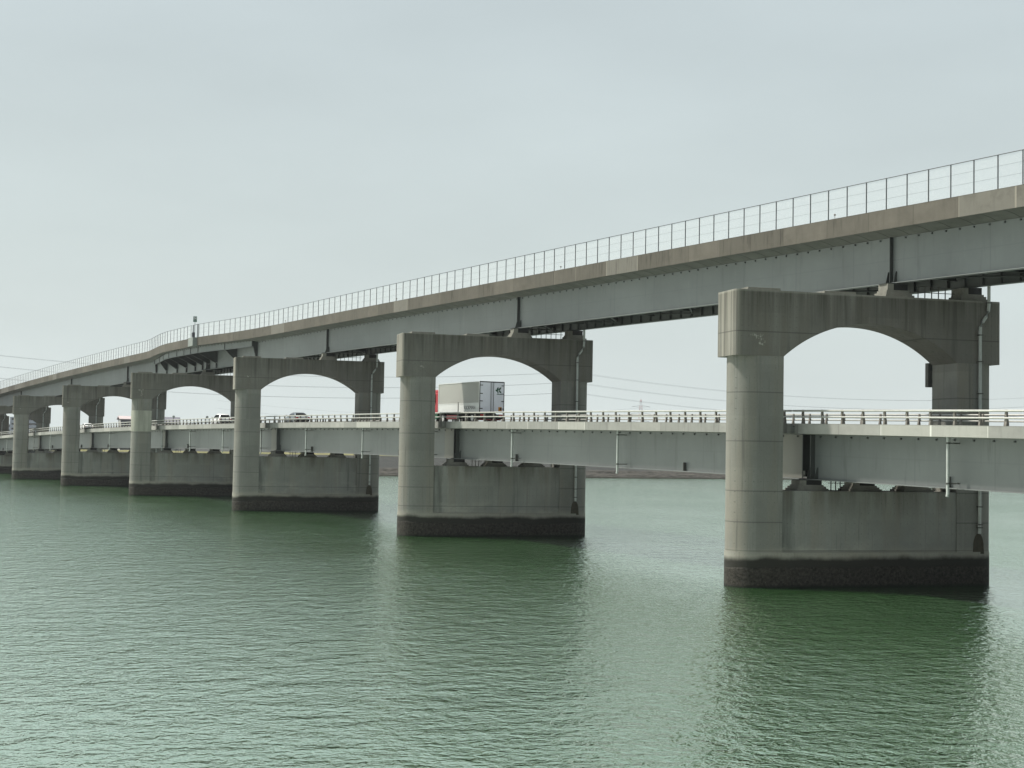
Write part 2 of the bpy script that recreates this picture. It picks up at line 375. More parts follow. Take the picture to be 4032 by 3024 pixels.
def water_mat():
    m, t, b = mat('river_water', .04, 0, .5); g = G(t)
    b.inputs['IOR'].default_value = 1.33
    p = g.pos(); x, y, z = g.xyz(p)
    def height(px, py):
        v = g.vec(px, py, 0.)
        rot = t.nodes.new('ShaderNodeMapping'); rot.inputs['Rotation'].default_value = (0, 0, R(-14)); t.links.new(v, rot.inputs[0]); v = rot.outputs[0]
        a = g.noise(v, 1., 3., .6, sc=(2.3, 2.5, 1.), dist=.5)
        c = g.noise(v, 1., 2., .5, sc=(.75, .85, 1.), off=(7, 3, 0))
        l = g.noise(v, 1., 2., .5, sc=(.22, .30, 1.), off=(2, 5, 0))
        f = g.noise(v, 1., 2., .6, sc=(5.4, 6., 1.), off=(3, 9, 0))
        return g.m('ADD', g.m('ADD', g.m('MULTIPLY', a, .098), g.m('MULTIPLY', c, .12)), g.m('ADD', g.m('MULTIPLY', f, .024), g.m('MULTIPLY', l, .08)))
    e = .03
    h0 = height(x, y); hx = height(g.m('ADD', x, e), y); hy = height(x, g.m('ADD', y, e))
    # gusts: rougher and calmer patches
    gust = g.rng(g.noise(p, 1., 4., .6, sc=(.035, .02, 1.)), .32, .68, .5, 1.25)
    k = g.m('MULTIPLY', gust, -1. / e)
    nx = g.m('MULTIPLY', g.m('SUBTRACT', hx, h0), g.m('MULTIPLY', k, 1.9)); ny = g.m('MULTIPLY', g.m('SUBTRACT', hy, h0), k)
    nn = t.nodes.new('ShaderNodeVectorMath'); nn.operation = 'NORMALIZE'; t.links.new(g.vec(nx, ny, 1.), nn.inputs[0])
    lw = t.nodes.new('ShaderNodeLayerWeight'); lw.inputs['Blend'].default_value = .5; t.links.new(nn.outputs[0], lw.inputs['Normal'])
    fac = g.m('ADD', .02, g.m('MULTIPLY', .96, g.m('POWER', lw.outputs['Facing'], 1.15)))
    gl = t.nodes.new('ShaderNodeBsdfGlossy'); gl.inputs['Roughness'].default_value = .05; gl.inputs['Color'].default_value = (.93, 1., .935, 1); t.links.new(nn.outputs[0], gl.inputs['Normal'])
    b.inputs['Specular IOR Level'].default_value = 0.
    ms = t.nodes.new('ShaderNodeMixShader'); t.links.new(fac, ms.inputs[0]); t.links.new(b.outputs[0], ms.inputs[1]); t.links.new(gl.outputs[0], ms.inputs[2])
    t.links.new(ms.outputs[0], t.nodes['Material Output'].inputs[0])
    c = g.mix(g.rng(g.noise(p, 1., 4., .6, sc=(.02, .012, 1.)), .3, .7), (.022, .078, .018), (.032, .096, .026))
    t.links.new(c, b.inputs['Base Color'])
    return m
M_water = water_mat()

def ground_mat():
    m, t, b = mat('river_bank_ground', .95, 0, .15); g = G(t); p = g.pos(); z = g.xyz(p)[2]
    n = g.noise(p, 1., 6., .7, sc=(.5, .5, 2.2)); n2 = g.noise(p, 1., 5., .7, sc=(.12, .12, 3.)); ng = g.noise(p, .5, 5., .7)
    rock = g.mix(g.rng(n, .3, .7), (.014, .0135, .012), (.066, .063, .056)); rock = g.mix(g.rng(n2, .55, .65, 0, .6), rock, (.095, .090, .078))
    rev = g.mix(g.rng(ng, .3, .7), (.026, .028, .027), (.042, .044, .042))
    grass = g.mix(g.rng(ng, .3, .7), (.10, .105, .045), (.18, .165, .085))
    c = g.mix(g.rng(z, 2.0, 2.3), rock, rev); c = g.mix(g.rng(z, 5.2, 5.5), c, grass)
    c = g.mix(g.rng(z, .5, .1), c, (.02, .02, .015))
    t.links.new(c, b.inputs['Base Color']); t.links.new(g.bump(n, .5, 1.), b.inputs['Normal'])
    return m
M_ground = ground_mat()

# ------------------------------------------------------------------ water and far bank
wb = MB(); wb.v = [(-4000, -600, 0), (4000, -600, 0), (4000, 7000, 0), (-4000, 7000, 0)]; wb.face([0, 1, 2, 3]); tag(wb.build('water', M_water), kind='structure')
def sheet(name, ss, ts, zf, m):
    b = MB()
    for s in ss:
        for t_ in ts: b.v.append(P(s, 0, 0)[:0] or tuple(list(B0 + Dv * (s + shore(t_)) + Nv * (t_ - 6.5)) + [zf(s, t_)]) if abs(s) < 700 else tuple(list((B0 + Dv * s + Nv * (t_ - 28))) + [zf(s, t_)]))
    n = len(ts)
    for i in range(len(ss) - 1):
        for j in range(n - 1): b.face([i * n + j, i * n + j + 1, (i + 1) * n + j + 1, (i + 1) * n + j])
    return b.build(name, m, smooth=50)
def shore(t_): return float(np.interp(t_, [-100, 0, 60, 102, 160, 207, 400], [15, 13, 10, 8, 1.5, .5, 0]))
prof = [(274, -2.5), (279.2, -.3), (280.0, .45), (281.5, 1.1), (283.5, 1.35), (284.2, 1.9), (287, 2.25), (289, 2.4), (302, 5.1), (303.5, 5.7), (310, 5.8), (322, 4.2), (360, 4.0), (500, 4.0), (800, 4.5), (1600, 6.), (4500, 8.)]
ps_, pz_ = zip(*prof)
def gz(s, t_):
    z = float(np.interp(s, ps_, pz_))
    if 278 < s < 290: z += .22 * math.sin(t_ * .31 + s) * math.sin(t_ * .113) + random.uniform(-.16, .16)
    if 302 < s < 330: z += random.uniform(-.08, .08)
    return z
ss = frange(274, 290, .8) + frange(292, 322, 2.5) + [340, 360, 420, 500, 650, 800, 1200, 1600, 2500, 4500]
ts = [-1500, -600, -300] + frange(-150, 420, 2.0) + [500, 700, 1200, 2500, 4000]
tag(sheet('river_bank', ss, ts, gz, M_ground), kind='structure')

# ------------------------------------------------------------------ piers
def arc_end(xc, r, sgn, n=18):   # half circle around (xc,0)
    return [(xc + sgn * r * math.sin(math.pi * k / n), -r * math.cos(math.pi * k / n)) if sgn > 0 else (xc - r * math.sin(math.pi * k / n), r * math.cos(math.pi * k / n)) for k in range(n + 1)]
HR = T_ / 2
RISE = 2.2; SPAN = W_ - 2 * CL; RAD = (SPAN * SPAN / 4 + RISE * RISE) / (2 * RISE)
def cap_mesh(h):     # z from 0 (underside) to h; arch cut in the middle
    b = MB(); x0, x1, yy = -OW, W_ + OW, HR + .012; rc = .30
    poly = []
    for cx, cy, a0 in ((x0 + rc, -yy + rc, 180), (x1 - rc, -yy + rc, 270), (x1 - rc, yy - rc, 0), (x0 + rc, yy - rc, 90)):
        for k in range(7):
            a = R(a0 + 90 * k / 6); poly.append((cx + rc * math.cos(a), cy + rc * math.sin(a)))
    # split: left end block, right end block, middle arched band
    L = [q for q in poly if q[0] < 5]; Rt = [q for q in poly if q[0] > 5]
    L = sorted(L, key=lambda q: math.atan2(q[1], q[0] - 1.0) % (2 * math.pi))  # ccw from +x side
    top = (CL, yy); bot = (CL, -yy)
    Lp = [bot, top] + L[0:]  # order fixed by sorting below
    def blk(pts, xe, left):
        pts = sorted(pts, key=lambda q: (q[1]))
        ring = []
        if left:
            up = sorted([q for q in poly if q[0] < 5 and q[1] > 0], key=lambda q: -q[0]); dn = sorted([q for q in poly if q[0] < 5 and q[1] <= 0], key=lambda q: q[0])
            ring = [(xe, -yy), (xe, yy)] + up + dn
        else:
            dn = sorted([q for q in poly if q[0] > 5 and q[1] <= 0], key=lambda q: q[0]); up = sorted([q for q in poly if q[0] > 5 and q[1] > 0], key=lambda q: -q[0])
            ring = [(xe, -yy)] + dn + up + [(xe, yy)]
        return ring
    rl = blk(L, CL, True); rr = blk(Rt, W_ - CL, False)
    def side(ring, skip):
        n = len(ring); o = len(b.v); b.v += [(x, y, 0) for x, y in ring] + [(x, y, h) for x, y in ring]
        b.face([o + k for k in range(n)][::-1]); b.face([o + n + k for k in range(n)])
        for k in range(n):
            k2 = (k + 1) % n
            if {k, k2} == skip: continue
            b.face([o + k, o + k2, o + n + k2, o + n + k])
    side(rl, {0, 1}); side(rr, {0, len(rr) - 1})
    n = 40; o = len(b.v); xs = [CL + SPAN * k / n for k in range(n + 1)]
    for x in xs:
        za = math.sqrt(max(0, RAD * RAD - (x - W_ / 2) ** 2)) - (RAD - RISE)
        za = max(za, 0)
        b.v += [(x, -yy, za), (x, yy, za), (x, yy, h), (x, -yy, h)]
    for k in range(n):
        a, c = o + 4 * k, o + 4 * k + 4
        b.face([a, a + 1, c + 1, c]); b.face([a + 1, a + 2, c + 2, c + 1]); b.face([a + 2, a + 3, c + 3, c + 2]); b.face([a + 3, a, c, c + 3])
    return b
ord_ = {0: 'nearest pier, rightmost in view', 1: 'second pier from the right', 2: 'third pier from the right', 3: 'fourth pier from the right', 4: 'fifth pier from the right', 5: 'sixth pier from the right', 6: 'far pier at the left edge of the photo', 7: 'farthest pier, standing on the bank', -1: 'pier beyond the right edge'}
where = {0: 'largest concrete arch pier, nearest the camera, at the right', 1: 'second concrete arch pier from the right, the truck seen through it', 2: 'third concrete arch pier from the right, a silver car behind its left column',
         3: 'fourth concrete arch pier from the right, with a pale patched column', 4: 'fifth concrete arch pier from the right, below the bulging upper parapet', 5: 'sixth concrete arch pier from the right',
         6: 'distant concrete arch pier cut by the left edge of the photo', 7: 'farthest concrete arch pier, on the bank behind all the others', -1: 'concrete arch pier just outside the right edge of the photo'}
UPG = (10.9, 16.1)            # upper girder web planes (t)
LOG = (5.15, 8.7, 12.25)         # lower girder web planes
SKEW = -float(np.dot(Av, Dv)) / float(np.dot(Av, Nv))
def a_of_t(i, t_):             # pier-axis coordinate where the pier's centre line crosses plane t
    base = np.dot(pier_xy(i) - B0, Nv) - cv(SP * i + DS[i]); return (t_ - base) / float(np.dot(Av, Nv))
def s_of(i, a): return float(np.dot(pier_xy(i) + Av * a - B0, Dv))
def bearing(b, x, z0, z1, wide=1.0):   # stepped plinth, rubber block, sole plate -- local pier coordinates
    gap = z1 - z0
    b.box(x - wide, x + wide, -.82, .82, z0, z0 + gap * .2, 0)
    b.box(x - wide * .9, x + wide * .9, -.72, .72, z0 + gap * .2, z0 + gap * .38, 0)
    b.box(x - wide * .8, x + wide * .8, -.60, .60, z0 + gap * .38, z0 + gap * .52, 0)
    b.box(x - wide * .72, x - wide * .30, -.56, .56, z0 + gap * .52, z0 + gap * .92, 0)
    b.box(x - wide * .30, x + wide * .72, -.50, .50, z0 + gap * .52, z0 + gap * .92, 1)
    b.box(x - wide * .78, x + wide * .78, -.42, .42, z0 + gap * .92, z1, 2)
M_patch = concrete_pier('patched_pier_concrete', (.30, .305, .26), (.15, .15, .125), (), False)
def build_pier(i):
    q = pier_xy(i); hb, ht, wt = HB[i], HT[i], WT[i]
    p = thing('bridge_pier', where[i], 'bridge pier', (q[0], q[1], 0), AXA, 'concrete piers carrying both road decks')
    # underwater stem + tide zone, rounded at both ends
    ring = arc_end(HR, HR + .03, -1) + arc_end(W_ - HR, HR + .03, 1)
    b = MB(); b.prism(ring, -3 - hb, 2.12 - hb); b.build('pier_base', M_base, p, (0, 0, hb), smooth=35)
    lc = arc_end(HR, HR, -1) + [(CL, -HR), (CL, HR)]
    rc = arc_end(W_ - HR, HR, 1) + [(W_ - CL, HR), (W_ - CL, -HR)]
    for ring in (lc, rc):
        b = MB(); b.prism(ring, 2.12 - hb, 0); b.build('column', M_col, p, (0, 0, hb), smooth=35)
    if i == 3:      # pale repair jacket round the near column
        ring = [(x * 1.0 + (.0 if x > 1.5 else -.02), y * 1.02) for x, y in arc_end(HR, HR + .01, -1)] + [(CL + .02, -HR - .02), (CL + .02, HR + .02)]
        b = MB(); b.prism(ring, -4.9, -1.75); o = b.build('repair_jacket', M_patch, p, (0, 0, hb), smooth=35); o['label'] = 'pale grey patched band round the near column'
    b = MB(); b.box(CL, W_ - CL, -HR + .07, HR - .07, 2.12 - hb, wt - hb); b.build('wall', M_wall, p, (0, 0, hb))
    cap_mesh(ht - hb).build('crossbeam', M_cap, p, (0, 0, hb), smooth=35)
    for x0, x1 in ((.75, 2.9), (5.85, 8.0)):
        b = MB(); b.box(x0, x1, -1.0, 1.0, ht, ht + .19); b.build('bearing_seat', M_seat, p, bevel=.02)
    for t_ in UPG:
        a = a_of_t(i, t_); b = MB(); s = s_of(i, a); bearing(b, a, ht, zu(s) - 4.42, 1.0); b.build('bearing', [M_seat, M_rub, M_dark], p)
    for t_ in LOG:
        a = a_of_t(i, t_); b = MB(); s = s_of(i, a); bearing(b, a, wt, zl(s) - 3.40, 1.05); b.build('bearing', [M_seat, M_rub, M_dark], p)
    # drain pipe down the right end of the front face
    px = W_ - 1.42; b = MB(); yy = -HR - .13
    zt = zu(s_of(i, W_ - 1.)) - 4.2
    pts = [(px + .62, yy, zt), (px + .62, yy, ht - .25), (px + .58, yy, ht - .65), (px + .42, yy, ht - 1.0), (px + .16, yy, ht - 1.35), (px + .02, yy, ht - 1.65), (px, yy, ht - 2.0), (px, yy, 3.25)]
    b.tube(pts, .105, 10); o = b.build('drain_pipe', M_pipe, p, smooth=60)
    for zc in (ht - .15, ht - 2.2, hb + .1, hb - 1.9, wt - .9, wt - 2.0, 3.6):
        c = MB(); xx = px + (.62 if zc > ht - .5 else 0); c.box(xx - .15, xx + .15, yy - .135, -HR + .02, zc, zc + .07); c.build('pipe_clamp', M_rust, o)
    # green-brown stain plume below the pipe outlet (a growth of algae, a few mm thick)
    b = MB(); n = 20
    pl = [(px - .40, 2.0)] + [(px - .36 * math.cos(math.pi * k / n), 2.45 + .82 * math.sin(math.pi * k / n)) for k in range(n + 1)] + [(px + .40, 2.0)]
    yb = -HR - .006
    o0 = len(b.v); b.v += [(x, yb - .012, z) for x, z in pl] + [(x, yb + .03, z) for x, z in pl]; m_ = len(pl)
    b.face([k for k in range(m_)]); b.face([m_ + k for k in range(m_)][::-1])
    for k in range(m_): b.face([k, (k + 1) % m_, m_ + (k + 1) % m_, m_ + k])
    b.build('algae_growth', M_algae, p)
    # inspection ledge bracing on top of the wall
    b = MB()
    for x in frange(a_of_t(i, LOG[0]) + 1.5, a_of_t(i, LOG[1]) - 1.5, .42):
        b.box(x - .025, x + .025, -.3, -.25, wt, wt + .62)
    b.box(a_of_t(i, LOG[0]) + 1.3, a_of_t(i, LOG[1]) - 1.2, -.3, -.26, wt + .45, wt + .49)
    b.build('ledge_handrail', M_rust, p)
    b = MB()
    for x in frange(a_of_t(i, UPG[0]) + 1.5, a_of_t(i, UPG[1]) - 1.4, .5):
        b.box(x - .025, x + .025, -.45, -.4, ht, ht + .85)
    for z in (.45, .82): b.box(a_of_t(i, UPG[0]) + 1.3, a_of_t(i, UPG[1]) - 1.2, -.45, -.41, ht + z, ht + z + .04)
    b.build('ledge_handrail', M_rust, p)
    return p
M_algae = simple('algae_growth', (.040, .036, .026), .9, 0, .2, .35, 3.)
PIERS = {i: build_pier(i) for i in range(-1, 8)}

# ------------------------------------------------------------------ upper deck (one continuous ramp)
BAY = [(-200, 9.3), (108, 9.3), (117, 9.15), (122, 8.85), (127, 8.42), (132, 7.75), (137, 7.22), (141, 7.1), (153, 7.06), (158, 7.4), (165.8, 8.45), (171, 9.12), (175, 9.3), (500, 9.3)]
def tpar(s): return float(np.interp(s, [a for a, _ in BAY], [b for _, b in BAY]))
S0, S1 = -58., 356.
us = sorted(set(frange(S0, 106, 4) + frange(106, 178, 1.5) + frange(178, S1, 4)))
ud = thing('upper_road_deck', 'upper road ramp on grey steel girders with a weathered brown concrete parapet', 'bridge deck', P(0, 12, 19))
inv = ud.matrix_world
def attach(o, parent): # vertices are in world space; keep them there
    o.parent = parent
    o.matrix_parent_inverse = Matrix.Translation(-Vector(parent.location)) if parent.rotation_euler.z == 0 else parent.matrix_basis.inverted()
    return o
def wbuild(b, name, m, parent, **kw):
    o = b.build(name, m, **kw); 
    r = parent
    o.parent = r
    mw = Matrix.Identity(4); q = r
    chain = []
    while q: chain.append(q); q = q.parent
    for q in reversed(chain):
        mw = mw @ q.matrix_parent_inverse @ q.matrix_basis
    o.matrix_parent_inverse = mw.inverted()
    return o
TF = 17.7      # far outer face
b = MB()        # near parapet, outer face v = height above its foot
secs = [[P(s, tpar(s), zu(s) - 1.23), P(s, tpar(s), zu(s)), P(s, tpar(s) + .22, zu(s)), P(s, tpar(s) + .26, zu(s) - 1.23)] for s in us]
b.loft(secs, 0, us, [0, 1.23, 1.45, 2.7, 3.0]); wbuild(b, 'parapet', M_par, ud)
b = MB(); secs = [[P(s, TF - .24, zu(s) - 1.23), P(s, TF - .2, zu(s)), P(s, TF, zu(s)), P(s, TF, zu(s) - 1.23)] for s in us]
b.loft(secs, 0, us, [0, 1.23, 1.45, 2.7, 3.0]); wbuild(b, 'parapet', M_par, ud)
def slab_sec(s):
    z = zu(s); tp = tpar(s); g0 = UPG[0] - .25
    return [P(s, tp + .04, z - 1.0), P(s, TF - .04, z - 1.0), P(s, TF - .04, z - 1.235), P(s, UPG[1] + .3, z - 1.50), P(s, UPG[1] - .3, z - 1.50), P(s, UPG[1] - .7, z - 1.3),
            P(s, UPG[0] + .7, z - 1.3), P(s, UPG[0] + .3, z - 1.50), P(s, g0, z - 1.50), P(s, g0 - (g0 - tp) * .35, z - 1.36), P(s, g0 - (g0 - tp) * .75, z - 1.26), P(s, tp + .04, z - 1.235)]
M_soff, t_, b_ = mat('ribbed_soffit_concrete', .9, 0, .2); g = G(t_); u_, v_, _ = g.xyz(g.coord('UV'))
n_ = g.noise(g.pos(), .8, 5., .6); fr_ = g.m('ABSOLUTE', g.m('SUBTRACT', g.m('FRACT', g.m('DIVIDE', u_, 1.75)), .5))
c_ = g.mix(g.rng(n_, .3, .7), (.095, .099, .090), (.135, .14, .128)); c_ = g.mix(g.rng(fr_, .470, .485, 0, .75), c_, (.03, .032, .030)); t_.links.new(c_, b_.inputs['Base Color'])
b = MB(); b.loft([slab_sec(s) for s in us], 0, us, list(range(13))); wbuild(b, 'deck_slab', M_soff, ud)
b = MB(); secs = [[P(s, tpar(s) + .3, zu(s) - .996), P(s, TF - .3, zu(s) - .996), P(s, TF - .3, zu(s) - .95), P(s, tpar(s) + .3, zu(s) - .95)] for s in us]
b.loft(secs); wbuild(b, 'road_surface', M_road, ud)
def girder(parent, t_, ztop, zbot, zf, m, s_list, fl=.28, ends=None, clips=True, far=False, step=1.15):
    b = MB(); w2 = .022; ss_ = s_list
    secs = [[P(s, t_ - w2, zf(s) + zbot + .05), P(s, t_ - w2, zf(s) + ztop), P(s, t_ + w2, zf(s) + ztop), P(s, t_ + w2, zf(s) + zbot + .05)] for s in ss_]
    b.loft(secs, 0, ss_, [0, ztop - zbot, 3, 6, 6.1])
    secs = [[P(s, t_ - fl, zf(s) + zbot), P(s, t_ - fl, zf(s) + zbot + .05), P(s, t_ + fl, zf(s) + zbot + .05), P(s, t_ + fl, zf(s) + zbot)] for s in ss_]
    b.loft(secs, 0, ss_, [0, .05, .6, .65, 1.2])
    if clips:
        s = ss_[0] + .4
        while s < ss_[-1] - .3:
            b.sbox(s, s + .08, t_ - w2 - .08, t_ - w2 + .002, ztop - .17, ztop - .07, zf, 1); s += step * random.uniform(.96, 1.04)
    if far:
        s = ss_[0] + .8
        while s < ss_[-1] - .3:
            b.sbox(s, s + .03, t_ - .2, t_ - w2 + .002, zbot + .052, ztop, zf, 0); s += 1.5
    return wbuild(b, 'girder', [m, M_clip], parent)
gs = frange(S0, S1, 4)
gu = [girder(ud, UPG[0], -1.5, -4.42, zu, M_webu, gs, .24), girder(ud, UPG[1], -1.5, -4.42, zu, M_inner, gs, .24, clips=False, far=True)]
# support stiffeners with their gusset plates where the girder meets each pier
def stiffener(par, s, t_, zt, zb, zf, wdt, gus=True):
    b = MB(); b.sbox(s - .02, s + .02, t_ - wdt, t_ - .02, zb + .052, zt, zf)
    if gus:
        for d in (-.62, .62):
            s1, s2 = s + d * .55, s + d * .55 + .03
            b.hexa([P(s1, t_ - wdt, zf(s1) + zb + .052), P(s1, t_ - .024, zf(s1) + zb + .052), P(s2, t_ - .024, zf(s2) + zb + .052), P(s2, t_ - wdt, zf(s2) + zb + .052),
                    P(s1, t_ - .10, zf(s1) + zb + .75), P(s1, t_ - .024, zf(s1) + zb + .75), P(s2, t_ - .024, zf(s2) + zb + .75), P(s2, t_ - .10, zf(s2) + zb + .75)])
    return wbuild(b, 'stiffener', M_dark, par)
for i in range(-1, 8):
    s = s_of(i, a_of_t(i, UPG[0])); stiffener(gu[0], s, UPG[0], -1.5, -4.42, zu, .30)
for s in frange(S0 + 2, S1 - 2, 5.8):
    b = MB(); b.sbox(s, s + .03, UPG[0] + .03, UPG[1] - .21, -3.9, -1.52, zu)
    b.sbox(s - .12, s + .15, UPG[0] + .03, UPG[1] - .21, -3.95, -3.9, zu); wbuild(b, 'cross_beam', M_dark, ud)
b = MB()     # bottom lateral bracing, zig-zag
zz = frange(S0 + 2, S1 - 2, 5.8)
for k in range(len(zz) - 1):
    ta, tb = (UPG[0] + .3, UPG[1] - .3) if k % 2 else (UPG[1] - .3, UPG[0] + .3)
    p0 = P(zz[k], ta, zu(zz[k]) - 4.1); p1 = P(zz[k + 1], tb, zu(zz[k + 1]) - 4.1); b.tube([p0, p1], .07, 6)
wbuild(b, 'lateral_bracing', M_dark, ud)
# emergency bay: edge beam under the widened parapet and its brackets
eb = [s for s in us if 120 <= s <= 172.5]
def tb_(s): return tpar(s) + .75 + .6 * (1 - min(1, (9.3 - tpar(s)) / 2.1))
b = MB()
for off, w2, z0, z1 in ((0, .02, -2.18, -1.24), (0, .14, -2.22, -2.18)):
    secs = [[P(s, tb_(s) - w2, zu(s) + z0), P(s, tb_(s) - w2, zu(s) + z1), P(s, tb_(s) + w2, zu(s) + z1), P(s, tb_(s) + w2, zu(s) + z0)] for s in eb]
    b.loft(secs, 0, eb, [0, .94, .98, 1.9, 2.])
s = 120.6
while s < 171.5: b.sbox(s, s + .1, tb_(s) - .1, tb_(s) - .018, -1.42, -1.28, zu, 1); s += 1.0
wbuild(b, 'edge_beam', [M_webu, M_clip], ud)
for s in (120.6, 129.6, 138.8, 142.4, 145.8, 149.6, 154.3, 159.5, 165.5, 171.8):
    tb = tb_(s); b = MB(); w2 = .02
    pr = [(tb - .10, -2.18), (tb + .03, -2.18), (UPG[0] - .27, -3.55), (UPG[0] - .02, -3.55), (UPG[0] - .02, -1.50), (UPG[0] - .28, -1.50), (tb - .10, -1.30)]
    b.loft([[P(s - w2, a, zu(s) + z) for a, z in pr], [P(s + w2, a, zu(s) + z) for a, z in pr]])
    fl = [(tb + .03, -2.22), (UPG[0] - .3, -3.60), (UPG[0] - .3, -3.55), (tb + .03, -2.17)]
    b.loft([[P(s - .12, a, zu(s) + z) for a, z in fl], [P(s + .12, a, zu(s) + z) for a, z in fl]])
    b.sbox(s - w2, s + w2, UPG[0] - .27, UPG[0] - .02, -4.37, -3.6, zu)
    wbuild(b, 'bracket', M_dark, ud)
# niche block that carries the emergency phone
SN = 138.5
b = MB(); b.sbox(SN - 1.25, SN + 1.15, tpar(SN) - .62, tpar(SN) + .3, -1.32, -.02, zu); o = wbuild(b, 'phone_niche', simple('new_concrete', (.17, .185, .175), .9, 0, .2, .1), ud, bevel=.03)
# delineators and lamp base reflectors on the parapet
for s in (.2, 35.5, 70.5, 105.6, 186.0):
    d = thing('delineator', 'small round reflector on the upper parapet', 'reflector', P(s, tpar(s) + .14, zu(s)), 0, 'round reflectors on the upper parapet')
    d['label'] = {.2: 'small round reflector on the upper parapet, the rightmost one', 35.5: 'small round reflector on the upper parapet above the space between first and second pier', 70.5: 'small round reflector on the upper parapet above the second pier', 105.6: 'small round reflector on the upper parapet above the third pier', 186.0: 'farthest small round reflector, on the upper parapet left of the bay'}[s]
    b = MB(); b.tube([(0, 0, 0), (0, 0, .22)], .018, 6); b.build('stem', M_post, d)
    b = MB(); b.cyl((0, 0, .28), (Dv[0], Dv[1], 0), .075, .03, 14); b.build('disc', M_post, d)

# ------------------------------------------------------------------ netting fence on the upper parapet
FH = 1.94; FT = .10
fence = thing('netting_fence', 'tall fine-mesh fence of thin grey posts along the upper parapet', 'fence', P(0, 8.8, zu(0)))
fence.location = P(0, 8.8, 23.2)
def fpost(b, s):
    t_ = tpar(s) + FT; b.sbox(s - .024, s + .024, t_ - .03, t_ + .03, -.01, FH, zu)
ps = []
s = 15.1 + 1.79 * -40
while s < S1: ps.append(s); s += 1.79
ps = [s for s in ps if s > S0 + 1 and abs(s - SN) > 1.3]
near = [s for s in ps if -18.5 < s][:100]; rest = [s for s in ps if s not in near]
for s in near:
    b = MB(); fpost(b, s); wbuild(b, 'fence_post', M_fpost, fence)
b = MB()
for s in rest: fpost(b, s)
o = wbuild(b, 'distant_fence_posts', M_fpost, fence); o['kind'] = 'stuff'
def run(ss_, r, h):
    b = MB(); b.tube([P(s, tpar(s) + FT - .03, zu(s) + h) for s in ss_], r, 6); return b
f1 = [s for s in us if s < SN - 1.5] + [SN - 1.5]; f2 = [SN + 1.5] + [s for s in us if s > SN + 1.5]
for seg in (f1, f2):
    wbuild(run(seg, .024, FH), 'top_rail', M_fpost, fence)
    for h in (.66, 1.30): wbuild(run(seg, .0055, h), 'wire', M_fpost, fence)
    b = MB(); o0 = 0
    for s in seg: b.v += [P(s, tpar(s) + FT, zu(s) + .02), P(s, tpar(s) + FT, zu(s) + FH)]
    for k in range(len(seg) - 1): b.face([2 * k, 2 * k + 2, 2 * k + 3, 2 * k + 1], 0, [(seg[k], 0), (seg[k + 1], 0), (seg[k + 1], FH), (seg[k], FH)])
    wbuild(b, 'netting', M_net, fence)
b = MB()     # the stretch stepped outwards round the phone niche
for s in (SN - 1.3, SN - .9, SN + .9, SN + 1.3): b.sbox(s - .03, s + .03, tpar(SN) + .12, tpar(SN) + .19, -.02, FH + .05, zu)
b.sbox(SN - 1.3, SN + 1.3, tpar(SN) + .14, tpar(SN) + .18, FH, FH + .05, zu)
wbuild(b, 'gate_frame', M_fpost, fence)

# emergency phone and its sign
M_green = simple('sign_green', (.020, .085, .060), .4, 0, .5, .05); M_phone = simple('phone_box_paint', (.045, .045, .06), .5)
q = P(SN - .5, tpar(SN) - .30, zu(SN) - .02)
ph = thing('emergency_phone', 'dark emergency phone cabinet on the grey niche of the upper parapet', 'phone', q, TH)
b = MB(); b.box(-.19, .19, -.22, .22, 0, .78); b.build('cabinet', M_phone, ph, bevel=.03)
b = MB(); b.box(-.215, -.19, -.16, .16, .12, .66); b.build('door', M_dark, ph)
q = P(SN - 1.4, tpar(SN) - .38, zu(SN) - .02)
sg = thing('phone_sign', 'green emergency phone sign with a white handset on a pole', 'sign', q, 0)
rz = math.atan2(q[1], q[0]) - math.pi / 2 + R(8)
sg.rotation_euler = (0, 0, rz)
b = MB(); b.tube([(0, 0, 0), (0, 0, 3.0)], .032, 8); b.build('pole', M_fpost, sg)
b = MB(); b.box(-.27, .27, -.05, -.02, 2.26, 3.10); pn = b.build('panel', M_green, sg, bevel=.012)
b = MB(); b.box(-.19, .19, -.058, -.05, 2.62, 3.0); b.build('white_field', M_white, pn)
b = MB(); pts = [(-.10 + .1 * (1 - math.cos(a)) * .9 - .0, -.066, 2.81 + .13 * math.sin(a)) for a in np.linspace(-1.3, 1.3, 9)]
pts = [(.02 - .10 * math.cos(a), -.064, 2.81 + .13 * math.sin(a)) for a in np.linspace(-1.5, 1.5, 9)]
b.tube(pts, .03, 6); b.cyl((.04, -.064, 2.94), (0, 1, 0), .055, .012, 12); b.cyl((.04, -.064, 2.68), (0, 1, 0), .055, .012, 12); b.build('handset_symbol', M_phone, pn)
def text(txt, size, m, parent, loc, rot, name='lettering', align='CENTER', ex=.003):
    cu = bpy.data.curves.new(name, 'FONT'); cu.body = txt; cu.size = size; cu.align_x = align; cu.align_y = 'CENTER'; cu.extrude = ex
    o = bpy.data.objects.new(name, cu); COL.objects.link(o)
    dg = bpy.context.evaluated_depsgraph_get(); me = bpy.data.meshes.new_from_object(o.evaluated_get(dg)); bpy.data.objects.remove(o)
    me.materials.clear(); me.materials.append(m)
    o = bpy.data.objects.new(name, me); COL.objects.link(o); o.parent = parent; o.location = loc; o.rotation_euler = rot
    return o
text('SOS', .2, M_white, pn, (0, -.056, 2.44), (R(90), 0, 0))

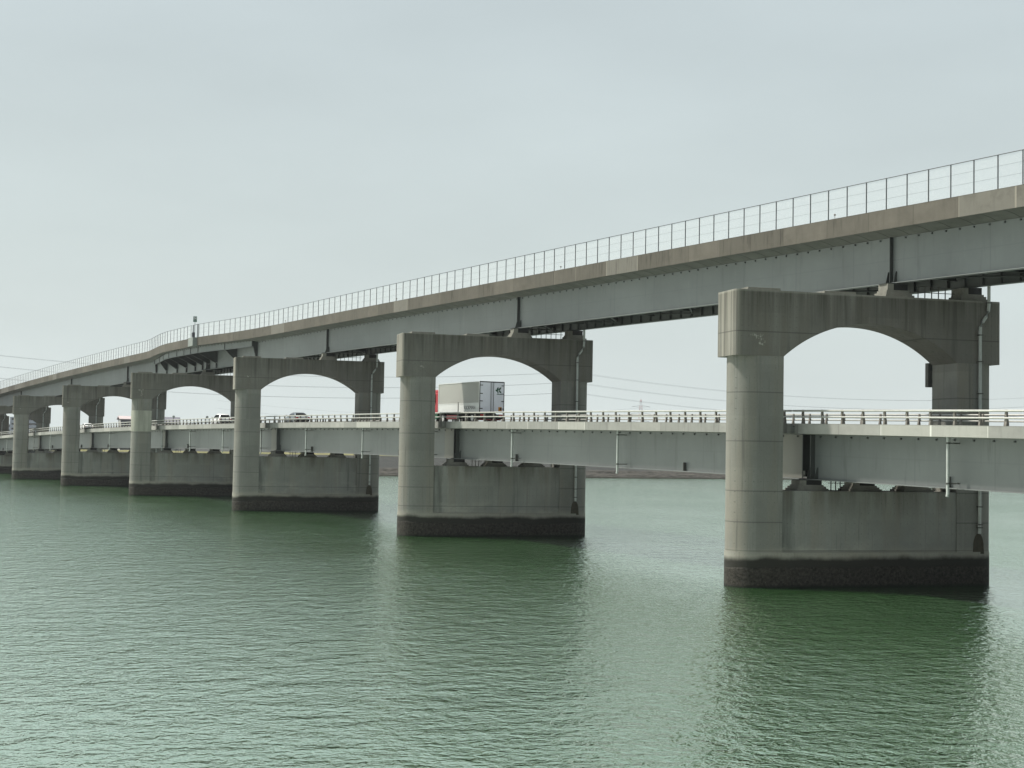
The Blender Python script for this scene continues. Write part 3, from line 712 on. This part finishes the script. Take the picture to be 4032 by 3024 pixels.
# ------------------------------------------------------------------ lower deck: one span between each pair of piers
LF = 3.92; LR = 13.4
spans = [(i, s_of(i - 1, a_of_t(i - 1, 5)) + .35 if i > -1 else -58., s_of(i, a_of_t(i, 5)) - .35) for i in range(-1, 8)] + [(8, s_of(7, a_of_t(7, 5)) + .35, 372.)]
slab_lab = {0: 'lower road span running out of the right edge of the photo', 1: 'lower road span between the two nearest piers', 2: 'lower road span behind the truck, between second and third pier', 3: 'lower road span between third and fourth pier from the right',
            4: 'lower road span under the emergency bay, between fourth and fifth pier', 5: 'lower road span between fifth and sixth pier from the right', 6: 'lower road span between sixth and seventh pier', 7: 'far lower road span reaching the bank', 8: 'last lower road span on the far bank', -1: 'lower road span beyond the right edge'}
PIPES = [-31.3, -14.9, 1.5, 17.9, 34.3, 50.6, 66.8, 83.4, 99, 114.4, 129.5, 143.9, 160, 176.2, 192, 207.5, 222.9, 238.5, 253, 266.6, 283]
# posts and rails of the steel barrier
def bar_post(s, side):
    b = MB(); t0 = (LF + .22) if side < 0 else (LR - .22); k = side
    pr = [(-.03, 0), (.19, 0), (.17, .22), (.12, .42), (.10, .78), (.07, .84), (.02, .84), (-.02, .55), (.03, .36)]
    pr = [(t0 - .08 * k * -1 + a * -k, z) for a, z in pr]
    ring = lambda ss_: [P(ss_, a, zl(ss_) + z) for a, z in pr]
    b.loft([ring(s - .06), ring(s + .06)])
    return b
def rail_run(a, c, side, h, r):
    t0 = (LF + .12) if side < 0 else (LR - .12)
    b = MB(); b.tube([P(s, t0, zl(s) + h) for s in frange(a, c, 4)], r, 10); return b
for i, a, c in spans:
    if i == -1: continue
    sp = thing('lower_deck_span', slab_lab[i], 'bridge deck', P((a + c) / 2, 8.5, zl((a + c) / 2) - 2), 0, 'spans of the lower road deck')
    ls = frange(a, c, 3.9)
    b = MB(); secs = [[P(s, LF, zl(s) - .62), P(s, LF, zl(s)), P(s, LF + .45, zl(s)), P(s, LF + .45, zl(s) - .62)] for s in ls]
    b.loft(secs, 0, ls, [0, .62, 1.07, 1.7, 2.2]); wbuild(b, 'kerb_fascia', M_fas, sp)
    b = MB(); secs = [[P(s, LR - .45, zl(s) - .62), P(s, LR - .45, zl(s)), P(s, LR, zl(s)), P(s, LR, zl(s) - .62)] for s in ls]
    b.loft(secs, 0, ls, [0, .62, 1.07, 1.7, 2.2]); wbuild(b, 'kerb_fascia', M_fas, sp)
    b = MB(); secs = [[P(s, LF + .45, zl(s) - .20), P(s, LR - .45, zl(s) - .20), P(s, LR - .45, zl(s) - .5), P(s, LOG[2] + .3, zl(s) - .66), P(s, LOG[0] - .3, zl(s) - .66), P(s, LF + .45, zl(s) - .55)] for s in ls]
    b.loft(secs); wbuild(b, 'deck_slab', M_slab, sp)
    b = MB(); secs = [[P(s, LF + .5, zl(s) - .196), P(s, LR - .5, zl(s) - .196), P(s, LR - .5, zl(s) - .13), P(s, LF + .5, zl(s) - .13)] for s in ls]
    b.loft(secs); wbuild(b, 'road_surface', M_road, sp)
    for tt in (LF + .95, LR - .95): b = MB(); b.loft([[P(s, tt, zl(s) - .126), P(s, tt + .12, zl(s) - .126), P(s, tt + .12, zl(s) - .122), P(s, tt, zl(s) - .122)] for s in ls]); wbuild(b, 'edge_line', M_white, sp)
    s = a + 1
    while s < c - 5: b = MB(); b.sbox(s, s + 4, 8.5, 8.62, -.126, -.122, zl); wbuild(b, 'lane_dash', M_white, sp); s += 9
    for k, tg in enumerate(LOG):
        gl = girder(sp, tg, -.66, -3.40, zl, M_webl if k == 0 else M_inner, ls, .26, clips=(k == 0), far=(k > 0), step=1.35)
        if k == 0:
            # each girder end next to its pier carries a panel of paler, warmer grey
            for se_, sg_ in ((a, 1), (c, -1)):
                if i in (0,) and sg_ == -1 or True:
                    if sg_ == 1:
                        b = MB(); b.sbox(se_ + .02, se_ + 1.9, tg - .032, tg - .021, -3.34, -.68, zl); wbuild(b, 'end_panel', M_end, gl)
            if i < 8: stiffener(gl, c - .45, tg, -.66, -3.40, zl, .36)
            for s9 in (c - 11.6, c - 36.): b = MB(); b.sbox(s9, s9 + .03, tg - .26, tg - .02, -3.34, -2.75, zl); wbuild(b, 'jacking_bracket', M_rust, gl)
    for s in frange(a + .5, c - .5, 5.8):
        for k in (0, 1): b = MB(); b.sbox(s, s + .03, LOG[k] + .03, LOG[k + 1] - .21, -2.9, -.68, zl); wbuild(b, 'cross_beam', M_dark, sp)
    for s in PIPES:      # drain pipes hanging from the kerb on two arms
        if a + .3 < s < c - .3:
            b = MB(); b.tube([P(s, LF + .38, zl(s) - .60), P(s, LF + .38, zl(s) - 3.62), P(s, LF + .34, zl(s) - 3.8)], .085, 10); o = wbuild(b, 'drain_pipe', M_pipe, sp, smooth=60)
            c2 = MB()
            for h in (-.95, -3.1):
                c2.tube([P(s, LF + .38, zl(s) + h), P(s, LOG[0] - .02, zl(s) + h)], .035, 6); c2.cyl(P(s, LF + .38, zl(s) + h), (0, 0, 1), .105, .09, 12)
            wbuild(c2, 'pipe_arm', M_rust, o)
    for side, nm in ((-1, 'near'), (1, 'far')):
        loc = P((a + c) / 2, LF if side < 0 else LR, zl((a + c) / 2))
        wl = slab_lab[i].replace('lower road span', 'steel barrier with two rails on the ' + nm + ' kerb of the lower road')
        wl = {0: 'at the right edge', 1: 'between the two nearest piers', 2: 'beside the truck, between second and third pier', 3: 'between third and fourth pier from the right', 4: 'between fourth and fifth pier from the right', 5: 'between fifth and sixth pier from the right', 6: 'between sixth and seventh pier', 7: 'on the far span reaching the bank', 8: 'beyond the far pier on the bank'}[i]
        gr = thing('guardrail', 'two-rail steel barrier on the ' + nm + ' kerb ' + wl, 'guardrail', loc, 0, 'steel barriers along the lower road')
        s0_ = 23.2 if side < 0 else 7.0; s = s0_ + 1.762 * math.ceil((a + .3 - s0_) / 1.762)
        while s < c - .3:
            wbuild(bar_post(s, side), 'post', M_post, gr); s += 1.762
        wbuild(rail_run(a - .28, c + .28, side, .77, .062), 'rail', M_rail, gr, smooth=60)
        wbuild(rail_run(a - .28, c + .28, side, .40, .052), 'rail', M_rail, gr, smooth=60)

exec_vehicles = True
# ------------------------------------------------------------------ vehicles (local x = across, y = forward, z up; origin on the road below the rear)
def place(obj, s, t_, extra=0):
    obj.location = P(s, t_, zl(s) - .13); obj.rotation_euler = (R(0), 0, TH + extra)
def wheel(par, x, y, r=.5, w=.28):
    b = MB(); b.cyl((x, y, r), (1, 0, 0), r, w, 24); wv = b.build('wheel', M_rub, par, smooth=50)
    b = MB(); b.cyl((x, y, r), (1, 0, 0), r * .55, w + .03, 16); b.build('rim', M_bright, wv)
M_red = simple('red_paint', (.26, .010, .016), .35, 0, .5, .05); M_glass = simple('dark_window_glass', (.012, .014, .016), .08, 0, .6, .02)
M_lamp = simple('red_lamp_lens', (.35, .01, .01), .2); M_carw = simple('white_car_paint', (.60, .61, .61), .22, 0, .6, .02); M_cars = simple('silver_car_paint', (.42, .44, .46), .25, .4, .5, .02)
M_door = simple('silver_box_door', (.60, .61, .66), .5, .0, .5, .06, 1.); M_yel = simple('orange_sticker', (.50, .20, .01), .5); M_logo = simple('green_print', (.008, .060, .030), .5)
M_char = simple('chassis_black', (.015, .013, .013), .6)
m_, t_, b_ = mat('corrugated_aluminium', .45, .3, .5); g = G(t_); z_ = g.xyz(g.coord('Object'))[2]
w_ = g.m('SINE', g.m('MULTIPLY', z_, 2 * math.pi / .09)); t_.links.new(g.mix(g.rng(w_, -1, 1), (.22, .22, .20), (.32, .32, .295)), b_.inputs['Base Color']); t_.links.new(g.bump(w_, .02, .6), b_.inputs['Normal']); M_corr = m_
tk = thing('truck', 'red box truck with silver rear doors driving away on the lower road', 'truck')
place(tk, 43.75, 7.25)
HW, BL, BZ0, BZ1 = 1.25, 8.75, 1.02, 3.78
b = MB(); b.box(-HW, HW, .06, BL, BZ0, BZ1); b.build('cargo_box', M_corr, tk, bevel=.03)
b = MB()
b.box(-HW - .012, -HW + .01, .10, BL - .05, BZ0 + .02, BZ0 + .80); b.box(HW - .01, HW + .012, .10, BL - .05, BZ0 + .02, BZ0 + .80); b.build('lower_gate', M_white, tk)
b = MB()
for x in (-HW - .03, HW - .03):
    b.box(x, x + .06, .0, .10, BZ0, BZ1 + .02); b.box(x, x + .06, BL - .08, BL + .01, BZ0, BZ1 + .02); b.box(x, x + .06, .1, BL - .08, BZ1 - .03, BZ1 + .03); b.box(x, x + .06, .1, BL - .08, BZ0 + .80, BZ0 + .86)
b.build('edge_trim', M_white, tk)
b = MB(); b.box(-HW - .04, -HW - .005, 4.3, 4.4, BZ0 - .1, BZ0 + .95); b.box(HW + .005, HW + .04, 4.3, 4.4, BZ0 - .1, BZ0 + .95); b.build('gate_post', M_char, tk)
b = MB(); b.box(-HW, HW, -.02, .06, BZ0 - .03, BZ0); b.box(-HW, HW, -.02, .05, BZ1 - .03, BZ1 + .05); b.box(-HW - .01, -HW + .05, -.02, .05, BZ0, BZ1); b.box(HW - .05, HW + .01, -.02, .05, BZ0, BZ1); b.build('door_frame', M_char, tk)
for sx in (-1, 1):
    b = MB(); b.box(*( (-HW + .06, -.012) if sx < 0 else (.012, HW - .06)), -.03, .03, BZ0 + .02, BZ1 - .05); d = b.build('rear_door', M_door, tk, bevel=.015)
    b = MB(); b.tube([(sx * .13, -.06, BZ0), (sx * .13, -.06, BZ1 - .05)], .022, 8); b.build('lock_rod', M_rust, d)
    b = MB()
    for z in (BZ0 + .30, BZ0 + .98, BZ0 + 1.66, BZ1 - .35): b.box(sx * (HW - .17) - .13, sx * (HW - .17) + .13, -.055, -.028, z, z + .07)
    b.build('hinge', M_char, d)
# leaf-shaped K emblem on the right door, orange sticker, lettering
K = []
def leaf(b, cx, cz, a, L, w):
    n = 8; u = (math.cos(a), math.sin(a)); v = (-u[1], u[0]); pts = [(cx + u[0] * L * (k / n - .5) + v[0] * w * math.sin(math.pi * k / n), cz + u[1] * L * (k / n - .5) + v[1] * w * math.sin(math.pi * k / n)) for k in range(n + 1)]
    pts += [(cx + u[0] * L * (k / n - .5) - v[0] * w * math.sin(math.pi * k / n), cz + u[1] * L * (k / n - .5) - v[1] * w * math.sin(math.pi * k / n)) for k in range(n - 1, 0, -1)]
    o = len(b.v); b.v += [(x, -.036, z) for x, z in pts]; b.face(list(range(o, o + len(pts))))
b = MB(); zc = BZ1 - .72
leaf(b, .58, zc + .08, R(78), .34, .075); leaf(b, .76, zc + .10, R(48), .34, .07); leaf(b, .50, zc - .04, R(155), .26, .07); leaf(b, .60, zc - .16, R(95), .26, .05); leaf(b, .78, zc - .12, R(-45), .34, .065)
b.box(.50, .92, -.036, -.033, zc - .34, zc - .29); b.v = [(.66 + (x - .66) * 1.22, y, zc + (z - zc) * 1.22) for x, y, z in b.v]; b.build('leaf_emblem', M_logo, tk)
b = MB(); b.box(.66, 1.0, -.042, -.031, BZ0 + .14, BZ0 + .50); b.box(.80, .95, -.046, -.042, BZ0 + .22, BZ0 + .44, 1); b.build('orange_sticker', [M_yel, M_char], tk)
tx = text('KICKMAN', .46, M_char, tk, (-HW - .018, 1.95, BZ0 + .42), (R(90), 0, R(-90)), ex=.002); tx.scale = (1.12, 1, 1)
b = MB(); b.box(-.45, .45, .2, BL, .62, BZ0 - .03); b.box(-HW + .05, HW - .05, .1, .22, .42, .60); b.box(-HW + .02, HW - .02, .0, .08, .66, .86)
b.build('chassis', M_char, tk)
for x in (-.95, .95):
    b = MB(); b.box(x - .2, x + .2, -.03, .0, .68, .84); b.build('tail_lamp', M_lamp, tk)
b = MB(); b.box(-1.1, 1.1, .3, .34, .30, .60, 0); b.build('red_underrun', M_red, tk)
b = MB(); b.box(-HW + .02, -HW + .10, 4.6, 6.9, .45, .80); b.box(HW - .10, HW - .02, 4.6, 6.9, .45, .80); b.build('side_guard', simple('dark_red_paint', (.10, .012, .014), .5), tk)
for y in (1.6, 2.75, 7.9, 9.6):
    for x in (-1.02, 1.02): wheel(tk, x, y)
b = MB(); b.box(-1.18, 1.22, 9.05, 11.0, .95, 3.0); cb = b.build('cab', M_red, tk, bevel=.14)
b = MB(); b.box(-1.05, 1.05, 9.1, 10.4, 2.95, 3.3); b.build('wind_deflector', M_red, cb, bevel=.15)
b = MB(); b.box(-1.235, -1.22, 9.5, 10.5, 2.0, 2.9); b.box(1.22, 1.235, 9.5, 10.5, 2.0, 2.9); b.build('side_window', M_glass, cb)
b = MB(); b.box(-1.23, 1.23, 8.96, 10.9, .5, .96); b.build('cab_skirt', M_logo, cb)

def car(label, m, s, t_, kind='suv', scale=1.0):
    c = thing('car', label, 'car', group='cars on the lower road'); place(c, s, t_)
    H = 1.62 if kind == 'suv' else 1.42; L = 4.5; hw = .9
    # stations along y (rear 0 -> front L): bottom width, belt height, roof height
    prof_b = [(0.0, .55, .95), (.12, .34, 1.02), (1.0, .24, 1.04), (2.4, .22, 1.02), (3.3, .24, .98), (4.2, .32, .84), (4.5, .48, .66)]
    if kind != 'suv': prof_b = [(0.0, .5, .86), (.14, .34, .96), (1.0, .24, .98), (2.4, .22, .94), (3.3, .24, .90), (4.2, .32, .76), (4.5, .46, .6)]
    b = MB(); secs = []
    for y, z0, z1 in prof_b:
        k = .88 if y in (0.0, 4.5) else (.97 if y in (.12, .14, 4.2) else 1.0); x = hw * k
        secs.append([(-x * .92, y, z0), (x * .92, y, z0), (x, y, z0 + .18), (x, y, z1 - .14), (x * .93, y, z1), (-x * .93, y, z1), (-x, y, z1 - .14), (-x, y, z0 + .18)])
    b.loft(secs); body = b.build('body', m, c, smooth=40)
    zb = prof_b[1][2] - .02
    st = [(.10, zb, zb), (.50, zb, H - .10), (.85, zb, H), (2.1, zb, H), (2.6, zb, H - .08), (3.45, zb - .03, zb + .0)] if kind == 'suv' else [(.35, zb, zb), (1.0, zb, H - .08), (1.4, zb, H), (2.1, zb, H), (2.6, zb, H - .1), (3.5, zb - .05, zb)]
    b = MB(); secs = []
    for y, z0, z1 in st:
        x0 = hw * .90; x1 = hw * (.90 - .26 * (z1 - z0) / (H - zb + .01)); z1 = max(z1, z0 + .01)
        secs.append([(-x0, y, z0), (x0, y, z0), (x1, y, z1 - .04 if z1 - z0 > .1 else z1), (x1 * .9, y, z1), (-x1 * .9, y, z1), (-x1, y, z1 - .04 if z1 - z0 > .1 else z1)])
    b.loft(secs); cabn = b.build('roof', m, c, smooth=40)
    # rear window follows the slope between first two stations
    (y0, _, z0), (y1, _, z1) = st[0], st[1]
    b = MB(); w0, w1 = hw * .80, hw * .66; zz0, zz1 = z0 + .07, z1 - .04; f = lambda z: y0 + (y1 - y0) * (z - z0) / (z1 - z0)
    b.hexa([(-w0, f(zz0) - .025, zz0), (w0, f(zz0) - .025, zz0), (w0, f(zz0) + .02, zz0), (-w0, f(zz0) + .02, zz0), (-w1, f(zz1) - .025, zz1), (w1, f(zz1) - .025, zz1), (w1, f(zz1) + .02, zz1), (-w1, f(zz1) + .02, zz1)])
    b.build('rear_window', M_glass, c)
    for sx in (-1, 1):
        b = MB(); ya, yb_ = st[1][0] + .22, st[4][0] + .18
        zt = H - .13; xo = lambda z: sx * (hw * (.90 - .26 * (z - zb) / (H - zb + .01)) + .012)
        pts = [(ya - .12, zb + .08), (yb_ + .42, zb + .06), (yb_ - .22, zt), (ya + .12, zt)]
        b.hexa([(xo(z), y, z) for y, z in pts] + [(xo(z) - sx * .03, y, z) for y, z in pts]); b.build('side_window', M_glass, c)
        b = MB(); b.box(sx * (hw + .12) - .1, sx * (hw + .12) + .1, 3.0, 3.1, zb + .02, zb + .18); b.build('mirror', m, c, bevel=.02)
        b = MB(); b.box(sx * .72 - .15, sx * .72 + .15, -.02, .05, zb - .26, zb - .08); b.build('tail_lamp', M_lamp, c)
        for y in (.85, 3.6): wheel(c, sx * .78, y, .34, .22)
    b = MB(); b.box(-.8, .8, -.03, .05, .36, .56); b.build('bumper', M_char, c, bevel=.03)
    b = MB(); b.box(-.17, .17, -.045, -.02, .60, .76); b.build('number_plate', M_white, c)
    return c
car('white hatchback driving away behind the rail, seen between third and fourth pier', M_carw, 121.0, 6.7, 'suv')
car('silver car driving away behind the rail, seen under the third arch', M_cars, 91.0, 6.7, 'sedan')
car('distant white car behind the rail, seen right of the sixth pier', M_carw, 201.0, 6.6, 'sedan')
# round mirrors/signs on the kerb
for k, (s, t_, h) in enumerate(((139.2, 4.6, 1.38), (122.7, 4.6, 1.08))):
    q = P(s, t_, zl(s) - .1)
    r_ = thing('round_sign', ['grey round sign on a short pole behind the rail, left of the other one', 'grey round sign on a short pole just left of the white car'][k], 'sign', q, TH, 'round signs beside the lower road')
    b = MB(); b.tube([(0, 0, 0), (0, 0, h)], .035, 8); b.build('pole', M_fpost, r_)
    b = MB(); b.cyl((0, -.05, h), (0, 1, 0), .19, .04, 24); b.build('disc', M_pipe, r_)
# dark cabinet hung on the back of the nearest pier's far column
q = pier_xy(0) + Av * (W_ - CL - .12)
cab = thing('signal_cabinet', 'narrow dark cabinet hung behind the right column of the nearest pier', 'cabinet', (q[0], q[1], 0), AXA)
b = MB(); b.box(-.16, .3, HR + .03, HR + .38, 12.45, 14.0); b.build('housing', M_rust, cab, bevel=.03)
b = MB(); b.box(-.05, .25, HR - .01, HR + .03, 12.7, 12.9); b.box(-.05, .25, HR - .01, HR + .03, 13.5, 13.7); b.build('hanger', M_dark, cab)
# caged ladder beside the second pier
q = P(51.2, LOG[0] - .35, 0)
ld = thing('inspection_ladder', 'narrow steel ladder hanging beside the second pier from the right', 'ladder', q, TH)
b = MB(); z0, z1 = WT[1] + .3, zl(50) - .65
for y in (-.2, .2): b.box(-.02, .02, y - .02, y + .02, z0, z1)
b.build('stile', M_bright, ld); b = MB()
for z in frange(z0 + .1, z1 - .1, .28): b.box(-.015, .015, -.2, .2, z, z + .03)
b.build('rung', M_bright, ld)

# ------------------------------------------------------------------ power lines and pylons
M_wire = simple('power_cable', (.10, .105, .12), .6); M_pyl = simple('pylon_steel', (.16, .17, .18), .6); M_pr = simple('pylon_red', (.45, .10, .08), .6); M_pw = simple('pylon_white', (.6, .6, .6), .6)
def pylon(x, y, H, arms, label, rz, banded=False, base=6.):
    p = thing('power_pylon', label, 'pylon', (x, y, 4.), rz, 'lattice pylons beyond the river'); H0 = H - 4.
    def w(z): return base * (1 - z / H0) * .5 + .55
    n = 12; zs = [H0 * (1 - (1 - k / n) ** 1.25) for k in range(n + 1)]
    for k in range(n):
        b = MB(); z0, z1 = zs[k], zs[k + 1]; a, c = w(z0), w(z1); rr = .11
        C0 = [(-a, -a, z0), (a, -a, z0), (a, a, z0), (-a, a, z0)]; C1 = [(-c, -c, z1), (c, -c, z1), (c, c, z1), (-c, c, z1)]
        for j in range(4):
            b.tube([C0[j], C1[j]], rr, 5); b.tube([C0[j], C1[(j + 1) % 4]], rr * .6, 4); b.tube([C0[(j + 1) % 4], C1[j]], rr * .6, 4); b.tube([C1[j], C1[(j + 1) % 4]], rr * .6, 4)
        b.build('tower_section', (M_pr if k % 2 else M_pw) if banded else M_pyl, p)
    for z, L in arms:
        z -= 4.
        b = MB()
        for sx in (-1, 1):
            b.tube([(sx * w(z), 0, z + .9), (sx * L, 0, z)], .09, 4); b.tube([(sx * w(z), 0, z - .4), (sx * L, 0, z)], .09, 4); b.tube([(sx * L, 0, z), (sx * L, 0, z - 1.0)], .07, 4)
        b.build('cross_arm', M_pyl, p)
    return p
PM = np.array([29.6, 698.1]); PL = np.array([-224.8, 622.0]); PR = np.array([342.6, 802.4]); PLX = PM + (PL - PM) * 1.08
ARM = [(47.6, 4.), (42.5, 4.6), (37.4, 4.)]
d1 = math.atan2(*(PM - PL)[::-1]); d2 = math.atan2(*(PR - PM)[::-1]); 
pylon(PM[0], PM[1], 50.5, ARM, 'grey lattice pylon hidden behind the second arch, where the cables meet', (d1 + d2) / 2 + math.pi / 2)
pylon(PLX[0], PLX[1], 50.5, ARM, 'grey lattice pylon just outside the left edge of the photo', d1 + math.pi / 2)
pylon(PR[0], PR[1], 49., ARM, 'grey lattice pylon far right, outside the photo', d2 + math.pi / 2)
def cable(a, za, c, zc, sag, off, r, label, grp, ue=1.0):
    d = (c - a) / np.linalg.norm(c - a); nrm = np.array([-d[1], d[0]]) * off
    pts = []
    for u in np.linspace(0, ue, 53):
        q = a + (c - a) * u + nrm; pts.append((q[0], q[1], za + (zc - za) * u - 4 * sag * u * (1 - u)))
    b = MB(); b.tube(pts, r, 5); o = b.build('power_line', M_wire); tag(o, label, 'power line', grp); return o
lv = ['upper', 'middle', 'lower']
for k in range(3):
    z = 46.37 - 4.98 * k
    for sd, nm in ((1.2, 'front'), (-1.2, 'rear')):
        cable(PM, z, PL, z - 1.47, 5.46, sd * 2, .035, f'{nm} one of the {lv[k]} pair of power cables, left of the second pier', 'power cables left of the second pier', 1.08)
        cable(PM, z, PR, z + .83, 9.36, sd * 2, .035, f'{nm} one of the {lv[k]} pair of power cables, right of the second pier', 'power cables right of the second pier')
# smaller banded pylon further off
dd = np.array([2525 - 2016, 5591.]); dd = dd / np.linalg.norm(dd)
q2 = dd * 1150
pylon(q2[0], q2[1], 49.5, [(44., 7.), (38., 8.), (32., 7.)], 'small distant red and white pylon above the rail, right of the second pier', R(-5), True, 7.)
for k, z in enumerate((43., 37., 31.)):
    a = q2; c = q2 + np.array([330., 160.]); cable(a, z, c, z - 4, 9., 5., .04, f'{lv[k]} cable running right from the small distant pylon', 'cables of the small distant pylon')
    c = q2 + np.array([-330., -60.]); cable(a, z, c, z - 2, 9., 5., .04, f'{lv[k]} cable running left from the small distant pylon', 'cables of the small distant pylon')

# ------------------------------------------------------------------ buildings and trees beyond the bank
def on_px(px, dist):
    d = np.array([(px - 2016) * math.cos(ROLL) + 200 * math.sin(ROLL), FPX]); d = d / np.linalg.norm(d); return d * dist
M_hw = simple('grey_house_wall', (.34, .34, .32), .8); M_hr = simple('pinkish_roof', (.33, .28, .28), .7); M_side = simple('slate_blue_siding', (.13, .13, .165), .7); M_hd = simple('dark_siding', (.10, .10, .12), .7)
def house(px, dist, w_, d_, zt, label, roofm, wallm, rz, hip=2.0, base=4.0):
    wallm = M_side if hip < 1 else wallm
    q = on_px(px, dist); h = thing('house', label, 'building', (q[0], q[1], base), rz, 'buildings beyond the far bank'); H = zt - base - hip
    b = MB(); b.box(-w_ / 2, w_ / 2, -d_ / 2, d_ / 2, -1, H)
    o = len(b.v); b.v += [(-w_ / 2, -d_ / 2, H), (-w_ / 2, d_ / 2, H), (-w_ / 2, 0, H + hip), (w_ / 2, -d_ / 2, H), (w_ / 2, d_ / 2, H), (w_ / 2, 0, H + hip)]
    b.face([o, o + 1, o + 2]); b.face([o + 3, o + 5, o + 4]); b.build('walls', wallm, h)
    b = MB(); e = .5
    for sy in (-1, 1):
        y1 = sy * (d_ / 2 + e); zed = H - hip * e / (d_ / 2)
        pts = [(-w_ / 2 - e, y1, zed), (w_ / 2 + e, y1, zed), (w_ / 2 + e, 0, H + hip), (-w_ / 2 - e, 0, H + hip)]
        b.hexa(pts + [(x, y, z + .2) for x, y, z in pts])
    b.build('roof', roofm, h)
    nfl = max(1, int(H // 2.8))
    for f in range(nfl):
        for x in frange(-w_ / 2 + 1.5, w_ / 2 - 1.5, 2.6):
            b = MB(); z = H - 1.8 - f * 2.8
            if z < .3: continue
            b.box(x - .6, x + .6, -d_ / 2 - .04, -d_ / 2 + .02, z, z + 1.1); b.build('window', M_glass, h)
    return h
house(535, 420, 9., 5.5, 15.2, 'grey gabled house with a pinkish roof, seen under the fifth arch', M_hr, M_hw, R(22), .75)
house(672, 460, 4.6, 5, 15.9, 'low house with a dark roof above the rail, under the fourth arch', M_hd, M_hw, R(8), 1.6)
hs = [o for o in COL.objects if o.name.startswith('house')][0]
b = MB(); b.box(-4.56, -4.50, -2.75, 2.75, -1, 10.4); b.build('gable_front', M_hw, hs)
def block(px, dist, w_, d_, zt, label, rz=0, base=4.):
    q = on_px(px, dist); h = thing('apartment_block', label, 'building', (q[0], q[1], base), rz, 'pale buildings far beyond the river')
    m = simple('pale_block_wall', (.36, .39, .43), .8)
    b = MB(); b.box(-w_ / 2, w_ / 2, -d_ / 2, d_ / 2, -2, zt - base); b.build('walls', m, h)
    b = MB(); b.box(-w_ / 2 + 3, -w_ / 2 + 9, -2, 3, zt - base, zt - base + 3); b.build('roof_hut', M_white, h)
    nfl = int((zt - base) // 3)
    for f in range(nfl):
        z = zt - base - 2 - 3 * f; b = MB(); b.box(-w_ / 2 + 1, w_ / 2 - 1, -d_ / 2 - .06, -d_ / 2 + .02, z, z + 1.2); b.build('window_band', M_glass, h)
    return h
block(118, 950, 22, 14, 22.5, 'pale blue-grey apartment block seen through the sixth arch', R(10))
block(70, 1050, 40, 14, 19, 'long low pale block behind the apartment block, left', R(5))
def tree(px, dist, h, r, label, seed, base=4.0):
    rnd = random.Random(seed); q = on_px(px, dist); t = thing('tree', label, 'tree', (q[0], q[1], base), 0, 'trees beyond the far bank')
    b = MB(); n = 8
    b.loft([[(rr * math.cos(2 * math.pi * k / n), rr * math.sin(2 * math.pi * k / n), z) for k in range(n)] for z, rr in ((0, .3), (h * .4, .2), (h * .8, .06))])
    for _ in range(7):
        a = rnd.uniform(0, 6.28); z = h * rnd.uniform(.3, .6); b.tube([(0, 0, z), (math.cos(a) * r * .6, math.sin(a) * r * .6, z + h * .25)], .06, 5)
    b.build('trunk', M_bark, t)
    b = MB(); cl = [(rnd.gauss(0, r * .45), rnd.gauss(0, r * .45), h * (.62 + rnd.gauss(0, .16)), r * rnd.uniform(.25, .45)) for _ in range(16)]
    for cx, cy, cz, cr in cl:
        for _ in range(90):
            v = Vector((rnd.gauss(0, 1), rnd.gauss(0, 1), rnd.gauss(0, .8))).normalized() * cr * rnd.uniform(.5, 1.1); u = Vector((rnd.uniform(-1, 1), rnd.uniform(-1, 1), rnd.uniform(-1, 1))).normalized(); s_ = u.cross(Vector((0, .3, 1))).normalized()
            c = Vector((cx, cy, cz)) + v; k = .16 + .1 * rnd.random(); o = len(b.v); b.v += [tuple(c - u * k), tuple(c + s_ * k * .6), tuple(c + u * k), tuple(c - s_ * k * .6)]; b.face([o, o + 1, o + 2, o + 3])
    b.build('crown', M_leaf[seed % 2], t)
M_bark = simple('bark', (.08, .065, .05), .9); M_leaf = [simple('foliage', (.06, .075, .035), .8, 0, .2, .4, .8), simple('dry_foliage', (.10, .085, .05), .8, 0, .2, .4, .8)]
tree(575, 430, 8.6, 2.4, 'small dark tree just right of the gabled house', 1)
tree(170, 520, 9.6, 3.0, 'round green tree below the apartment block', 2)
tree(135, 540, 8.8, 2.6, 'brown tree left of the round green tree', 3)
tree(3185, 360, 6.6, 1.6, 'bare brown shrub tree above the rail, right of the nearest left column', 4)
tree(2350, 480, 6.5, 1.8, 'small brown tree behind the rail, near the distant pylon', 5)

# ------------------------------------------------------------------ thin haze over the river
hb = MB(); hb.box(-900, 900, -60, 1700, -3.2, 62); hz = hb.build('haze', []) if False else None
me = bpy.data.meshes.new('haze'); me.from_pydata(hb.v, [], hb.f); hz = bpy.data.objects.new('haze', me); COL.objects.link(hz); hz['kind'] = 'stuff'
hm = bpy.data.materials.new('haze_air'); hm.use_nodes = True; ht_ = hm.node_tree; ht_.nodes.clear()
ho = ht_.nodes.new('ShaderNodeOutputMaterial'); hv = ht_.nodes.new('ShaderNodeVolumePrincipled')
hv.inputs['Color'].default_value = (.86, .90, .93, 1); hv.inputs['Density'].default_value = .00008; hv.inputs['Anisotropy'].default_value = .2
ht_.links.new(hv.outputs[0], ho.inputs['Volume']); me.materials.append(hm)
